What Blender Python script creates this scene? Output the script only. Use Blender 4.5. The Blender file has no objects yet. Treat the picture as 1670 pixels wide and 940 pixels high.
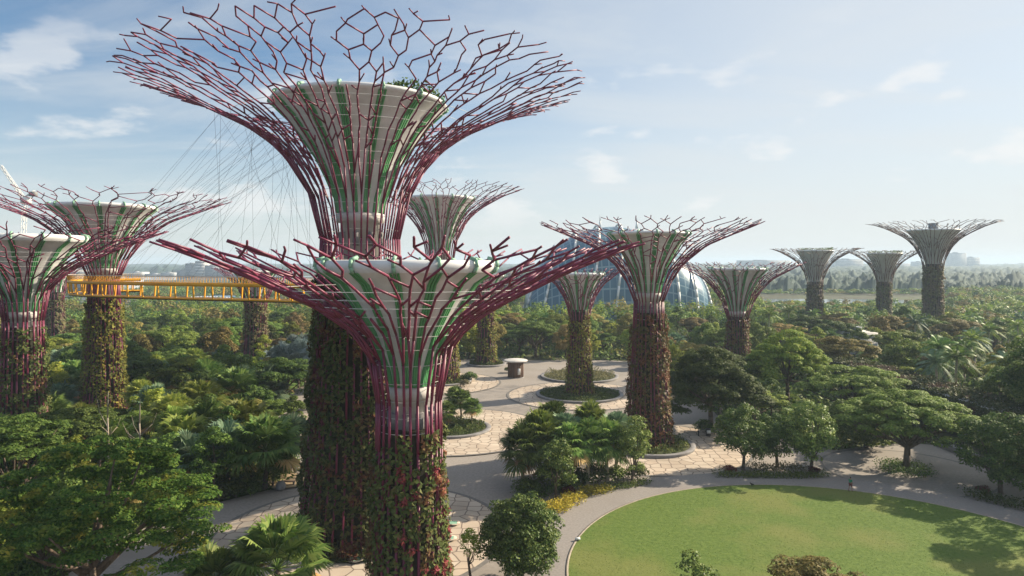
import bpy, bmesh, math, random
import numpy as np
from mathutils import Vector

# ------------------------------------------------------------------ camera, sky, sun, exposure
SC = bpy.context.scene
COL = SC.collection
F = 1113.0; CU = 835.0; HV = 430.0; H = 28.0          # focal length in photo pixels, centre column, horizon row, eye height
cam = bpy.data.cameras.new("camera"); camo = bpy.data.objects.new("camera", cam); COL.objects.link(camo)
cam.sensor_width = 36.0; cam.lens = 36.0 * F / 1670.0
cam.shift_y = -(470.0 - HV) / 1670.0
camo.location = (0, 0, H); camo.rotation_euler = (math.radians(90), 0, 0)
cam.clip_start = 0.5; cam.clip_end = 20000
SC.camera = camo
SUN_AZ = math.radians(65.0)      # from +Y towards +X
SUN_EL = math.radians(28.0)
sd = Vector((math.sin(SUN_AZ) * math.cos(SUN_EL), math.cos(SUN_AZ) * math.cos(SUN_EL), math.sin(SUN_EL)))
world = bpy.data.worlds.new("World"); SC.world = world; world.use_nodes = True
sun = bpy.data.lights.new("sun", "SUN"); sun.energy = 5.0; sun.angle = math.radians(0.6); sun.color = (1.0, 0.87, 0.67)
suno = bpy.data.objects.new("sun", sun); COL.objects.link(suno)
suno.rotation_euler = sd.to_track_quat('Z', 'Y').to_euler(); suno.location = (60, 40, 90)
SC.view_settings.view_transform = 'Standard'; SC.view_settings.look = 'None'
SC.view_settings.gamma = 1.0; SC.view_settings.use_curve_mapping = False
SC.view_settings.exposure = 1.0
SC.render.engine = 'CYCLES'
SC.cycles.max_bounces = 6; SC.cycles.diffuse_bounces = 2; SC.cycles.glossy_bounces = 2
SC.cycles.transmission_bounces = 3; SC.cycles.volume_bounces = 1; SC.cycles.transparent_max_bounces = 4
SC.cycles.use_denoising = True
SC.cycles.sample_clamp_indirect = 4.0

def build_world():
    nt = world.node_tree; nt.nodes.clear(); N = nt.nodes.new; L = nt.links.new
    out = N('ShaderNodeOutputWorld'); bg = N('ShaderNodeBackground'); bg.inputs[1].default_value = 0.061
    sky = N('ShaderNodeTexSky'); sky.sky_type = 'NISHITA'; sky.sun_disc = False
    sky.sun_elevation = SUN_EL; sky.sun_rotation = SUN_AZ
    sky.air_density = 1.0; sky.dust_density = 0.7; sky.ozone_density = 1.6; sky.altitude = 0
    tc = N('ShaderNodeTexCoord'); sx = N('ShaderNodeSeparateXYZ'); L(tc.outputs['Generated'], sx.inputs[0])
    def math_(op, a, b=None):
        m = N('ShaderNodeMath'); m.operation = op
        for i, v in enumerate((a, b)):
            if v is None: continue
            if isinstance(v, (int, float)): m.inputs[i].default_value = v
            else: L(v, m.inputs[i])
        return m.outputs[0]
    def ramp(v, a, b, lo=0.0, hi=1.0, smooth=True):
        m = N('ShaderNodeMapRange'); m.interpolation_type = 'SMOOTHSTEP' if smooth else 'LINEAR'
        L(v, m.inputs[0]); m.inputs[1].default_value = a; m.inputs[2].default_value = b
        m.inputs[3].default_value = lo; m.inputs[4].default_value = hi
        return m.outputs[0]
    z = sx.outputs[2]
    zz = math_('ADD', math_('MAXIMUM', z, 0.0), 0.12)
    cx = N('ShaderNodeCombineXYZ'); L(math_('DIVIDE', sx.outputs[0], zz), cx.inputs[0]); L(math_('DIVIDE', sx.outputs[1], zz), cx.inputs[1])
    # thin high cloud, streaked
    mp = N('ShaderNodeMapping'); mp.inputs['Rotation'].default_value = (0, 0, 0.25); mp.inputs['Scale'].default_value = (0.55, 1.25, 1.0); L(cx.outputs[0], mp.inputs[0])
    n1 = N('ShaderNodeTexNoise'); n1.inputs['Scale'].default_value = 1.15; n1.inputs['Detail'].default_value = 7; n1.inputs['Roughness'].default_value = 0.56; n1.inputs['Distortion'].default_value = 0.5; L(mp.outputs[0], n1.inputs[0])
    cirrus = ramp(n1.outputs[0], 0.40, 0.78, 0.0, 0.60)
    # veil that thickens to the right (towards the sun)
    veil = ramp(sx.outputs[0], -0.42, 0.45, 0.0, 0.70)
    low = ramp(z, 0.26, 0.0, 0.0, 0.72)
    # small cumulus puffs low in the sky
    n2 = N('ShaderNodeTexNoise'); n2.inputs['Scale'].default_value = 7.5; n2.inputs['Detail'].default_value = 6; n2.inputs['Roughness'].default_value = 0.52
    mp2 = N('ShaderNodeMapping'); mp2.inputs['Scale'].default_value = (1, 1, 2.7); mp2.inputs['Location'].default_value = (3.3, 1.7, 0.4); L(tc.outputs['Generated'], mp2.inputs[0]); L(mp2.outputs[0], n2.inputs[0])
    puff = math_('MULTIPLY', ramp(n2.outputs[0], 0.535, 0.66), math_('MULTIPLY', ramp(z, 0.03, 0.09), ramp(z, 0.34, 0.22)))
    cov = math_('SUBTRACT', 1.0, math_('MULTIPLY', math_('SUBTRACT', 1.0, cirrus), math_('MULTIPLY', math_('SUBTRACT', 1.0, veil), math_('SUBTRACT', 1.0, low))))
    mix1 = N('ShaderNodeMixRGB'); L(cov, mix1.inputs[0]); tint = N('ShaderNodeMixRGB'); tint.blend_type = 'MULTIPLY'; tint.inputs[0].default_value = 1.0; L(sky.outputs[0], tint.inputs[1]); tint.inputs[2].default_value = (0.79, 0.99, 1.10, 1); L(tint.outputs[0], mix1.inputs[1]); mix1.inputs[2].default_value = (6.55, 6.75, 6.8, 1)
    mix2 = N('ShaderNodeMixRGB'); L(math_('MULTIPLY', puff, 0.55), mix2.inputs[0]); L(mix1.outputs[0], mix2.inputs[1]); mix2.inputs[2].default_value = (8.0, 7.9, 7.75, 1)
    gain = math_('MULTIPLY', ramp(z, 0.40, 0.75, 1.0, 1.25), ramp(sx.outputs[1], 0.1, -0.5, 1.0, 1.0))     # sky overhead, above the view, brightened as added fill light
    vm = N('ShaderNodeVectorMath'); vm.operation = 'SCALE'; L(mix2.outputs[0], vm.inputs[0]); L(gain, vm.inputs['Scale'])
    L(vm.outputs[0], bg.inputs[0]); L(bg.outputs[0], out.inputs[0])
build_world()

# ------------------------------------------------------------------ helpers
RS = np.random.RandomState
def G(u, v, z=0.0):
    "the point at height z seen at photo pixel (u, v)"
    D = F * (H - z) / (v - HV)
    return ((u - CU) / F * D, D)
def XD(u, D): return ((u - CU) / F * D, D)
def in_poly(P, x, y):
    x = np.asarray(x); y = np.asarray(y); c = np.zeros(x.shape, bool); n = len(P); j = n - 1
    for i in range(n):
        xi, yi = P[i]; xj, yj = P[j]
        m = ((yi > y) != (yj > y)) & (x < (xj - xi) * (y - yi) / ((yj - yi) if yj != yi else 1e-9) + xi)
        c ^= m; j = i
    return c

class MB:
    "collects geometry of one mesh"
    def __init__(s): s.v = []; s.q = []; s.t = []; s.n = 0; s.mq = []; s.mt = []
    def add(s, v, q=None, t=None, m=0):
        v = np.asarray(v, float).reshape(-1, 3)
        if q is not None and len(q): q = np.asarray(q, int).reshape(-1, 4); s.q.append(q + s.n); s.mq.append(np.full(len(q), m))
        if t is not None and len(t): t = np.asarray(t, int).reshape(-1, 3); s.t.append(t + s.n); s.mt.append(np.full(len(t), m))
        s.v.append(v); s.n += len(v); return s
    def box(s, lo, hi, m=0):
        x0, y0, z0 = lo; x1, y1, z1 = hi
        v = [(x0,y0,z0),(x1,y0,z0),(x1,y1,z0),(x0,y1,z0),(x0,y0,z1),(x1,y0,z1),(x1,y1,z1),(x0,y1,z1)]
        return s.add(v, [(0,3,2,1),(4,5,6,7),(0,1,5,4),(1,2,6,5),(2,3,7,6),(3,0,4,7)], m=m)
    def segs(s, P0, P1, R0, R1, n=6, m=0, cap=True):
        P0 = np.asarray(P0, float).reshape(-1, 3); P1 = np.asarray(P1, float).reshape(-1, 3); k = len(P0)
        if k == 0: return s
        R0 = np.broadcast_to(np.asarray(R0, float), (k,)); R1 = np.broadcast_to(np.asarray(R1, float), (k,))
        d = P1 - P0; d = d / np.maximum(np.linalg.norm(d, axis=1, keepdims=True), 1e-9)
        ref = np.where(np.abs(d[:, 2:3]) > 0.9, np.array([[1., 0, 0]]), np.array([[0, 0, 1.]]))
        a = np.cross(d, ref); a /= np.linalg.norm(a, axis=1, keepdims=True); b = np.cross(d, a)
        th = np.arange(n) * 2 * math.pi / n; c = np.cos(th); si = np.sin(th)
        ring = a[:, None, :] * c[None, :, None] + b[:, None, :] * si[None, :, None]
        V = np.concatenate([P0[:, None, :] + ring * R0[:, None, None], P1[:, None, :] + ring * R1[:, None, None]], 1)
        base = (np.arange(k) * 2 * n)[:, None]; i = np.arange(n); j = (i + 1) % n
        q = np.stack([base + j, base + i, base + n + i, base + n + j], -1).reshape(-1, 4)
        s.add(V.reshape(-1, 3), q, m=m)
        if cap:
            tr = []
            for x in range(1, n - 1): tr += [(0, x, x + 1), (n, n + x + 1, n + x)]
            tr = (np.array(tr)[None] + base[:, :, None]).reshape(-1, 3)
            s.t.append(tr + s.n - k * 2 * n); s.mt.append(np.full(len(tr), m))
        return s
    def path(s, P, R, n=6, m=0):
        P = np.asarray(P, float); R = np.broadcast_to(np.asarray(R, float), (len(P),))
        return s.segs(P[:-1], P[1:], R[:-1], R[1:], n, m)
    def lathe(s, prof, n=40, m=0, a0=0.0, a1=2 * math.pi, centre=(0, 0)):
        prof = np.asarray(prof, float); k = len(prof); full = abs(a1 - a0 - 2 * math.pi) < 1e-6
        th = a0 + (a1 - a0) * np.arange(n) / (n if full else n - 1)
        V = np.stack([prof[:, 0][None] * np.cos(th)[:, None] + centre[0], prof[:, 0][None] * np.sin(th)[:, None] + centre[1], np.broadcast_to(prof[:, 1][None], (n, k))], -1)
        q = []
        for i in range(n if full else n - 1):
            j = (i + 1) % n
            for a in range(k - 1): q.append((i*k+a, j*k+a, j*k+a+1, i*k+a+1))
        return s.add(V.reshape(-1, 3), q, m=m)
    def leaves(s, C, Nn, size, asp=0.55, rng=None, m=0, bend=0.15):
        C = np.asarray(C, float); n = len(C)
        if n == 0: return s
        Nn = Nn / np.maximum(np.linalg.norm(Nn, axis=1, keepdims=True), 1e-9)
        r = rng.normal(size=(n, 3)); t = np.cross(Nn, r); t /= np.maximum(np.linalg.norm(t, axis=1, keepdims=True), 1e-9)
        b = np.cross(Nn, t); sz = np.broadcast_to(np.asarray(size, float), (n,))[:, None]
        V = np.stack([C - t * sz * .5, C + b * sz * asp * .5 - Nn * sz * bend, C + t * sz * .5, C - b * sz * asp * .5 - Nn * sz * bend], 1)
        return s.add(V.reshape(-1, 3), np.arange(4 * n).reshape(-1, 4), m=m)
    def mesh(s, name, mats, smooth=False):
        me = bpy.data.meshes.new(name)
        V = np.concatenate(s.v) if s.v else np.zeros((0, 3))
        q = np.concatenate(s.q) if s.q else np.zeros((0, 4), int); t = np.concatenate(s.t) if s.t else np.zeros((0, 3), int)
        me.vertices.add(len(V)); me.vertices.foreach_set('co', V.ravel().astype(np.float32))
        lv = np.concatenate([q.ravel(), t.ravel()]); me.loops.add(len(lv)); me.loops.foreach_set('vertex_index', lv.astype(np.int32))
        np_ = len(q) + len(t); me.polygons.add(np_)
        tot = np.concatenate([np.full(len(q), 4), np.full(len(t), 3)]); st = np.concatenate([[0], np.cumsum(tot)[:-1]]) if np_ else np.zeros(0)
        me.polygons.foreach_set('loop_start', st.astype(np.int32))
        mi = np.concatenate(s.mq + s.mt) if np_ else np.zeros(0)
        for mm in (mats if isinstance(mats, (list, tuple)) else [mats]): me.materials.append(mm)
        me.polygons.foreach_set('material_index', mi.astype(np.int32))
        if smooth: me.polygons.foreach_set('use_smooth', np.ones(np_, bool))
        me.update(calc_edges=True); me.validate()
        return me
    def build(s, name, mats, parent=None, smooth=False, loc=(0, 0, 0)):
        return link(name, s.mesh(name, mats, smooth), parent, loc)
def link(name, me, parent=None, loc=(0, 0, 0)):
    o = bpy.data.objects.new(name, me); COL.objects.link(o); o.location = loc
    if parent: o.parent = parent
    return o
def tag(o, label=None, cat=None, group=None, kind=None):
    if label: o['label'] = label
    if cat: o['category'] = cat
    if group: o['group'] = group
    if kind: o['kind'] = kind
    return o
def thing(name, label, cat, loc=(0, 0, 0), group=None, rz=0.0, scale=1.0):
    o = bpy.data.objects.new(name, None); COL.objects.link(o); o.location = loc; o.rotation_euler = (0, 0, rz)
    o.scale = scale if isinstance(scale, tuple) else (scale,) * 3
    o.empty_display_size = 0.5
    return tag(o, label, cat, group)

# ------------------------------------------------------------------ materials
def mat_base(name, rough=0.7, metal=0.0, spec=0.3):
    m = bpy.data.materials.new(name); m.use_nodes = True; nt = m.node_tree; nt.nodes.clear()
    out = nt.nodes.new('ShaderNodeOutputMaterial'); b = nt.nodes.new('ShaderNodeBsdfPrincipled')
    b.inputs['Roughness'].default_value = rough; b.inputs['Metallic'].default_value = metal; b.inputs['Specular IOR Level'].default_value = spec
    nt.links.new(b.outputs[0], out.inputs[0])
    return m, nt, b, out
def noise_mat(name, c1, c2, scale=1.0, rough=0.8, detail=5, lo=0.35, hi=0.65, metal=0.0, spec=0.3, bump=0.0, stretch=(1, 1, 1), c3=None, scale3=0.1):
    m, nt, b, out = mat_base(name, rough, metal, spec); N = nt.nodes.new; L = nt.links.new
    tc = N('ShaderNodeTexCoord'); mp = N('ShaderNodeMapping'); mp.inputs['Scale'].default_value = stretch; L(tc.outputs['Object'], mp.inputs[0])
    n = N('ShaderNodeTexNoise'); n.inputs['Scale'].default_value = scale; n.inputs['Detail'].default_value = detail; n.inputs['Roughness'].default_value = 0.6; L(mp.outputs[0], n.inputs[0])
    r = N('ShaderNodeValToRGB'); r.color_ramp.elements[0].position = lo; r.color_ramp.elements[1].position = hi
    r.color_ramp.elements[0].color = (*c1, 1); r.color_ramp.elements[1].color = (*c2, 1); L(n.outputs[0], r.inputs[0])
    col = r.outputs[0]
    if c3:
        n3 = N('ShaderNodeTexNoise'); n3.inputs['Scale'].default_value = scale3; n3.inputs['Detail'].default_value = 4; L(tc.outputs['Object'], n3.inputs[0])
        r3 = N('ShaderNodeValToRGB'); r3.color_ramp.elements[0].position = 0.48; r3.color_ramp.elements[1].position = 0.62; r3.color_ramp.elements[0].color = (0, 0, 0, 1); r3.color_ramp.elements[1].color = (1, 1, 1, 1); L(n3.outputs[0], r3.inputs[0])
        mx = N('ShaderNodeMixRGB'); L(r3.outputs[0], mx.inputs[0]); L(col, mx.inputs[1]); mx.inputs[2].default_value = (*c3, 1); col = mx.outputs[0]
    L(col, b.inputs['Base Color'])
    if bump:
        bp = N('ShaderNodeBump'); bp.inputs['Strength'].default_value = bump; bp.inputs['Distance'].default_value = 0.1; L(n.outputs[0], bp.inputs['Height']); L(bp.outputs[0], b.inputs['Normal'])
    return m
def leaf_mat(name, cols, trans=0.25, rough=0.55, patch=0.25, patch_cols=None, patch_pos=0.5, vary=0.42):
    "leaf colours differ leaf by leaf, plant by plant and in natural patches"
    gn = 1.45 if name.startswith('vine') else 1.8 if name.startswith(('leaf_', 'palm_', 'undergrowth')) and 'silver' not in name else 1.0
    wm = (1.12, 1.0, .84) if gn == 1.8 else (1, 1, 1)
    cols = [tuple(c * gn * w for c, w in zip(k, wm)) for k in cols]; patch_cols = patch_cols and [tuple(c * gn for c in k) for k in patch_cols]
    m, nt, b, out = mat_base(name, rough + .08, 0.0, 0.12); N = nt.nodes.new; L = nt.links.new
    g = N('ShaderNodeNewGeometry'); oi = N('ShaderNodeObjectInfo')
    def ramp(cs):
        r = N('ShaderNodeValToRGB'); e = r.color_ramp.elements
        while len(e) < len(cs): e.new(0.5)
        for i, c in enumerate(cs): e[i].position = i / max(1, len(cs) - 1); e[i].color = (*c, 1)
        L(g.outputs['Random Per Island'], r.inputs[0]); return r.outputs[0]
    col = ramp(cols)
    if patch_cols:
        tc = N('ShaderNodeTexCoord'); n = N('ShaderNodeTexNoise'); n.inputs['Scale'].default_value = patch; n.inputs['Detail'].default_value = 4; L(tc.outputs['Object'], n.inputs[0])
        r = N('ShaderNodeMapRange'); r.inputs[1].default_value = patch_pos; r.inputs[2].default_value = patch_pos + 0.08; L(n.outputs[0], r.inputs[0])
        mx = N('ShaderNodeMixRGB'); L(r.outputs[0], mx.inputs[0]); L(col, mx.inputs[1]); L(ramp(patch_cols), mx.inputs[2]); col = mx.outputs[0]
    hs = N('ShaderNodeHueSaturation'); L(col, hs.inputs['Color'])
    a = N('ShaderNodeMapRange'); L(oi.outputs['Random'], a.inputs[0]); a.inputs[3].default_value = 1.0 - vary; a.inputs[4].default_value = 1.0 + vary; L(a.outputs[0], hs.inputs['Value'])
    w = N('ShaderNodeMath'); w.operation = 'FRACT'; w2 = N('ShaderNodeMath'); w2.operation = 'MULTIPLY'; L(oi.outputs['Random'], w2.inputs[0]); w2.inputs[1].default_value = 7.31; L(w2.outputs[0], w.inputs[0])
    h = N('ShaderNodeMapRange'); L(w.outputs[0], h.inputs[0]); h.inputs[3].default_value = 0.478; h.inputs[4].default_value = 0.515; L(h.outputs[0], hs.inputs['Hue'])
    L(hs.outputs[0], b.inputs['Base Color'])
    if trans > 0:
        t = N('ShaderNodeBsdfTranslucent'); hs2 = N('ShaderNodeHueSaturation'); hs2.inputs['Value'].default_value = 1.25; L(hs.outputs[0], hs2.inputs['Color']); L(hs2.outputs[0], t.inputs[0])
        ms = N('ShaderNodeMixShader'); ms.inputs[0].default_value = trans; L(b.outputs[0], ms.inputs[1]); L(t.outputs[0], ms.inputs[2]); L(ms.outputs[0], out.inputs[0])
    return m
M = {}
M['steel'] = noise_mat('plum_steel', (0.14, 0.020, 0.050), (0.21, 0.034, 0.078), 0.6, 0.45, spec=0.4)
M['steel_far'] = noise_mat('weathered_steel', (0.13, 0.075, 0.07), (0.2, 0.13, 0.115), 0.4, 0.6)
M['concrete'] = noise_mat('pale_concrete', (0.56, 0.555, 0.54), (0.72, 0.715, 0.70), 0.5, 0.75, stretch=(1, 1, 0.25), spec=0.25, c3=(0.52, 0.52, 0.49), scale3=0.3)
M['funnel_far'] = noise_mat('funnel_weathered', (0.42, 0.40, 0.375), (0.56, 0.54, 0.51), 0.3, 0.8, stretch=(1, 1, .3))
M['shaft'] = noise_mat('shaft_concrete', (0.44, 0.42, 0.39), (0.60, 0.57, 0.54), 0.5, 0.8, stretch=(1, 1, 0.3))
M['rim'] = noise_mat('white_rim', (0.58, 0.58, 0.57), (0.72, 0.72, 0.71), 0.5, 0.45)
M['green'] = noise_mat('green_steel', (0.065, 0.25, 0.09), (0.12, 0.35, 0.15), 0.7, 0.45, spec=0.4)
M['palegreen'] = noise_mat('pale_green_steel', (0.18, 0.36, 0.24), (0.28, 0.46, 0.33), 0.7, 0.5)
M['wire'] = noise_mat('pale_wire', (0.5, 0.5, 0.48), (0.62, 0.62, 0.6), 1.0, 0.5)
M['felt'] = noise_mat('planting_felt', (0.020, 0.022, 0.012), (0.05, 0.042, 0.025), 1.2, 0.95)
M['bark'] = noise_mat('bark', (0.07, 0.05, 0.035), (0.17, 0.13, 0.10), 3.0, 0.9, stretch=(1, 1, 0.3))
M['palebark'] = noise_mat('pale_bark', (0.24, 0.20, 0.15), (0.40, 0.34, 0.27), 2.0, 0.9, stretch=(1, 1, 0.4))
M['yellow'] = noise_mat('yellow_paint', (0.66, 0.30, 0.012), (0.76, 0.38, 0.02), 0.5, 0.45, spec=0.4)
M['deck'] = noise_mat('deck_underside', (0.08, 0.06, 0.045), (0.13, 0.10, 0.08), 0.5, 0.7)
M['kerb'] = noise_mat('kerb_stone', (0.17, 0.16, 0.16), (0.27, 0.26, 0.255), 0.8, 0.8)
M['white'] = noise_mat('white_paint', (0.68, 0.68, 0.66), (0.78, 0.78, 0.76), 0.3, 0.6)
M['paleblock'] = noise_mat('pale_render', (0.45, 0.44, 0.43), (0.58, 0.57, 0.55), 0.05, 0.8)
M['greyblock'] = noise_mat('grey_render', (0.20, 0.22, 0.25), (0.30, 0.32, 0.35), 0.05, 0.8)
M['dark'] = noise_mat('dark_metal', (0.02, 0.02, 0.022), (0.05, 0.05, 0.05), 1.0, 0.5)
M['timber'] = noise_mat('brown_timber', (0.13, 0.08, 0.055), (0.24, 0.16, 0.12), 1.5, 0.8, stretch=(1, 1, 0.2))
M['roofglass'] = noise_mat('blue_roof_glass', (0.045, 0.11, 0.19), (0.08, 0.17, 0.27), 0.1, 0.25, spec=0.6)
# leaves
M['leaf_mid'] = leaf_mat('leaf_mid_green', [(0.030, 0.060, 0.014), (0.055, 0.095, 0.022), (0.090, 0.130, 0.036)])
M['leaf_dark'] = leaf_mat('leaf_dark_green', [(0.022, 0.044, 0.012), (0.040, 0.070, 0.018), (0.066, 0.098, 0.026)], trans=0.18)
M['leaf_light'] = leaf_mat('leaf_light_green', [(0.050, 0.088, 0.014), (0.095, 0.135, 0.024), (0.150, 0.175, 0.036)], trans=0.3)
M['leaf_olive'] = leaf_mat('leaf_olive', [(0.065, 0.068, 0.022), (0.110, 0.105, 0.035), (0.165, 0.145, 0.060)], trans=0.25)
M['leaf_tan'] = leaf_mat('leaf_tan', [(0.062, 0.052, 0.024), (0.095, 0.080, 0.038), (0.060, 0.060, 0.022)], trans=0.2)
M['leaf_glossy'] = leaf_mat('leaf_glossy', [(0.024, 0.052, 0.014), (0.050, 0.092, 0.024), (0.11, 0.15, 0.045)], trans=0.12, rough=0.38)
M['leaf_big'] = leaf_mat('leaf_raintree', [(0.018, 0.045, 0.010), (0.042, 0.080, 0.016), (0.075, 0.110, 0.024)], trans=0.3, patch=0.35, patch_cols=[(0.075, 0.085, 0.014), (0.13, 0.125, 0.02), (0.17, 0.13, 0.02)], patch_pos=0.56)
M['palm'] = leaf_mat('palm_green', [(0.030, 0.068, 0.018), (0.060, 0.110, 0.030), (0.105, 0.150, 0.050)], trans=0.2, rough=0.45)
M['palm_light'] = leaf_mat('palm_light', [(0.052, 0.092, 0.020), (0.092, 0.135, 0.032), (0.14, 0.175, 0.05)], trans=0.28, rough=0.45)
M['palm_silver'] = leaf_mat('palm_silver', [(0.085, 0.125, 0.12), (0.14, 0.18, 0.175), (0.20, 0.245, 0.24)], trans=0.15, rough=0.5)
M['palm_blue'] = leaf_mat('palm_blue', [(0.035, 0.075, 0.05), (0.06, 0.105, 0.075), (0.10, 0.145, 0.10)], trans=0.15, rough=0.5)
M['deadleaf'] = leaf_mat('palm_dead', [(0.18, 0.12, 0.06), (0.26, 0.19, 0.10), (0.13, 0.09, 0.04)], trans=0.15)
M['hedge_yellow'] = leaf_mat('hedge_yellow', [(0.40, 0.35, 0.04), (0.52, 0.46, 0.06), (0.26, 0.27, 0.03)], trans=0.2)
M['hedge_green'] = leaf_mat('hedge_green', [(0.045, 0.07, 0.016), (0.085, 0.115, 0.028), (0.13, 0.14, 0.035)], trans=0.2)
M['hedge_red'] = leaf_mat('hedge_red', [(0.09, 0.012, 0.015), (0.16, 0.02, 0.02), (0.05, 0.012, 0.015)], trans=0.15)
M['hedge_tan'] = leaf_mat('hedge_tan', [(0.12, 0.11, 0.055), (0.19, 0.165, 0.085), (0.08, 0.085, 0.035)], trans=0.2)
M['under'] = leaf_mat('undergrowth_leaf', [(0.020, 0.045, 0.012), (0.042, 0.075, 0.020), (0.075, 0.105, 0.030)], trans=0.2, patch=0.07, patch_cols=[(0.06, 0.075, 0.02), (0.11, 0.115, 0.03), (0.15, 0.13, 0.05)], patch_pos=0.55)
def vine(name, a, b, pos=0.5, patch=0.5): M[name] = leaf_mat(name, a, trans=0.18, patch=patch, patch_cols=b, patch_pos=pos, vary=0.0)
vine('vine_dark', [(0.022, 0.034, 0.010), (0.050, 0.062, 0.018), (0.085, 0.085, 0.028)], [(0.050, 0.022, 0.015), (0.105, 0.045, 0.022), (0.10, 0.085, 0.03)], 0.53)
vine('vine_red', [(0.040, 0.058, 0.016), (0.065, 0.080, 0.022), (0.10, 0.105, 0.030)], [(0.085, 0.040, 0.022), (0.125, 0.055, 0.030), (0.12, 0.085, 0.030)], 0.55)
vine('vine_rust', [(0.050, 0.052, 0.018), (0.075, 0.070, 0.022), (0.10, 0.085, 0.028)], [(0.085, 0.045, 0.022), (0.125, 0.062, 0.028), (0.145, 0.085, 0.035)], 0.48, .8)
vine('vine_yellow', [(0.050, 0.060, 0.014), (0.10, 0.105, 0.02), (0.17, 0.16, 0.03)], [(0.085, 0.05, 0.02), (0.15, 0.12, 0.025), (0.20, 0.17, 0.03)], 0.54)
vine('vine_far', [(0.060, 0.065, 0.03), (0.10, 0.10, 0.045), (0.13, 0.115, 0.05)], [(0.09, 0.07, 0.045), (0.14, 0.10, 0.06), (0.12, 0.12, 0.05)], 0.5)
vine('flower_pink', [(0.27, 0.045, 0.065), (0.34, 0.085, 0.075), (0.20, 0.03, 0.045)], [(0.30, 0.13, 0.06), (0.33, 0.18, 0.08), (0.26, 0.05, 0.065)], 0.5)

def paving_mat():
    m, nt, b, out = mat_base('honeycomb_paving', 0.8, 0, 0.25); N = nt.nodes.new; L = nt.links.new
    tc = N('ShaderNodeTexCoord'); nz = N('ShaderNodeTexNoise'); nz.inputs['Scale'].default_value = 0.35; L(tc.outputs['Object'], nz.inputs[0])
    ad = N('ShaderNodeMixRGB'); ad.blend_type = 'LINEAR_LIGHT'; ad.inputs[0].default_value = 0.25; L(tc.outputs['Object'], ad.inputs[1]); L(nz.outputs['Color'], ad.inputs[2])
    v = N('ShaderNodeTexVoronoi'); v.feature = 'DISTANCE_TO_EDGE'; v.voronoi_dimensions = '2D'; v.inputs['Scale'].default_value = 0.62; v.inputs['Randomness'].default_value = 0.62; L(ad.outputs[0], v.inputs[0])
    v2 = N('ShaderNodeTexVoronoi'); v2.voronoi_dimensions = '2D'; v2.inputs['Scale'].default_value = 0.62; v2.inputs['Randomness'].default_value = 0.62; L(ad.outputs[0], v2.inputs[0])
    cr = N('ShaderNodeValToRGB'); cr.color_ramp.elements[0].color = (0.46, 0.37, 0.285, 1); cr.color_ramp.elements[1].color = (0.55, 0.465, 0.37, 1)
    sp = N('ShaderNodeSeparateColor'); L(v2.outputs['Color'], sp.inputs[0]); L(sp.outputs[0], cr.inputs[0])
    n2 = N('ShaderNodeTexNoise'); n2.inputs['Scale'].default_value = 0.15; n2.inputs['Detail'].default_value = 6; L(tc.outputs['Object'], n2.inputs[0])
    st = N('ShaderNodeMapRange'); st.inputs[1].default_value = 0.3; st.inputs[2].default_value = 0.7; st.inputs[3].default_value = 0.78; st.inputs[4].default_value = 1.1; L(n2.outputs[0], st.inputs[0])
    ml = N('ShaderNodeMixRGB'); ml.blend_type = 'MULTIPLY'; ml.inputs[0].default_value = 1.0; L(cr.outputs[0], ml.inputs[1]); L(st.outputs[0], ml.inputs[2])
    e = N('ShaderNodeMapRange'); e.inputs[1].default_value = 0.025; e.inputs[2].default_value = 0.061; L(v.outputs[0], e.inputs[0])
    mx = N('ShaderNodeMixRGB'); L(e.outputs[0], mx.inputs[0]); mx.inputs[1].default_value = (0.17, 0.13, 0.105, 1); L(ml.outputs[0], mx.inputs[2]); L(mx.outputs[0], b.inputs['Base Color'])
    return m
M['honey'] = paving_mat()
M['plaza'] = noise_mat('plaza_pavers', (0.24, 0.21, 0.185), (0.315, 0.28, 0.245), 3.0, 0.85, detail=8, c3=(0.25, 0.22, 0.19), scale3=0.12)
M['path'] = noise_mat('path_surface', (0.21, 0.19, 0.175), (0.275, 0.25, 0.23), 4.0, 0.85, detail=8, c3=(0.225, 0.20, 0.185), scale3=0.15)
M['band'] = noise_mat('dark_band', (0.13, 0.12, 0.11), (0.19, 0.175, 0.16), 2.0, 0.85)
M['tanpad'] = noise_mat('tan_pad', (0.45, 0.33, 0.20), (0.52, 0.39, 0.25), 1.0, 0.85)
M['kerbtan'] = noise_mat('lawn_edge', (0.24, 0.20, 0.16), (0.34, 0.29, 0.23), 1.5, 0.85)
M['lawn'] = noise_mat('lawn_grass', (0.080, 0.128, 0.026), (0.125, 0.175, 0.040), 2.2, 0.85, detail=9, c3=(0.150, 0.170, 0.048), scale3=0.09, bump=0.6, spec=0.1)
M['soil'] = noise_mat('forest_floor', (0.030, 0.034, 0.014), (0.075, 0.070, 0.032), 0.25, 0.95, c3=(0.06, 0.075, 0.02), scale3=0.03)
M['water'] = noise_mat('bay_water', (0.16, 0.20, 0.21), (0.20, 0.24, 0.25), 0.05, 0.12, spec=0.5)
M['sand'] = noise_mat('pale_ground', (0.36, 0.33, 0.30), (0.48, 0.45, 0.42), 0.05, 0.9)
M['road'] = noise_mat('pale_road', (0.30, 0.29, 0.28), (0.40, 0.39, 0.37), 0.1, 0.9)
M['far'] = noise_mat('far_canopy', (0.018, 0.040, 0.030), (0.045, 0.074, 0.050), 0.05, 0.9, detail=8)

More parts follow.
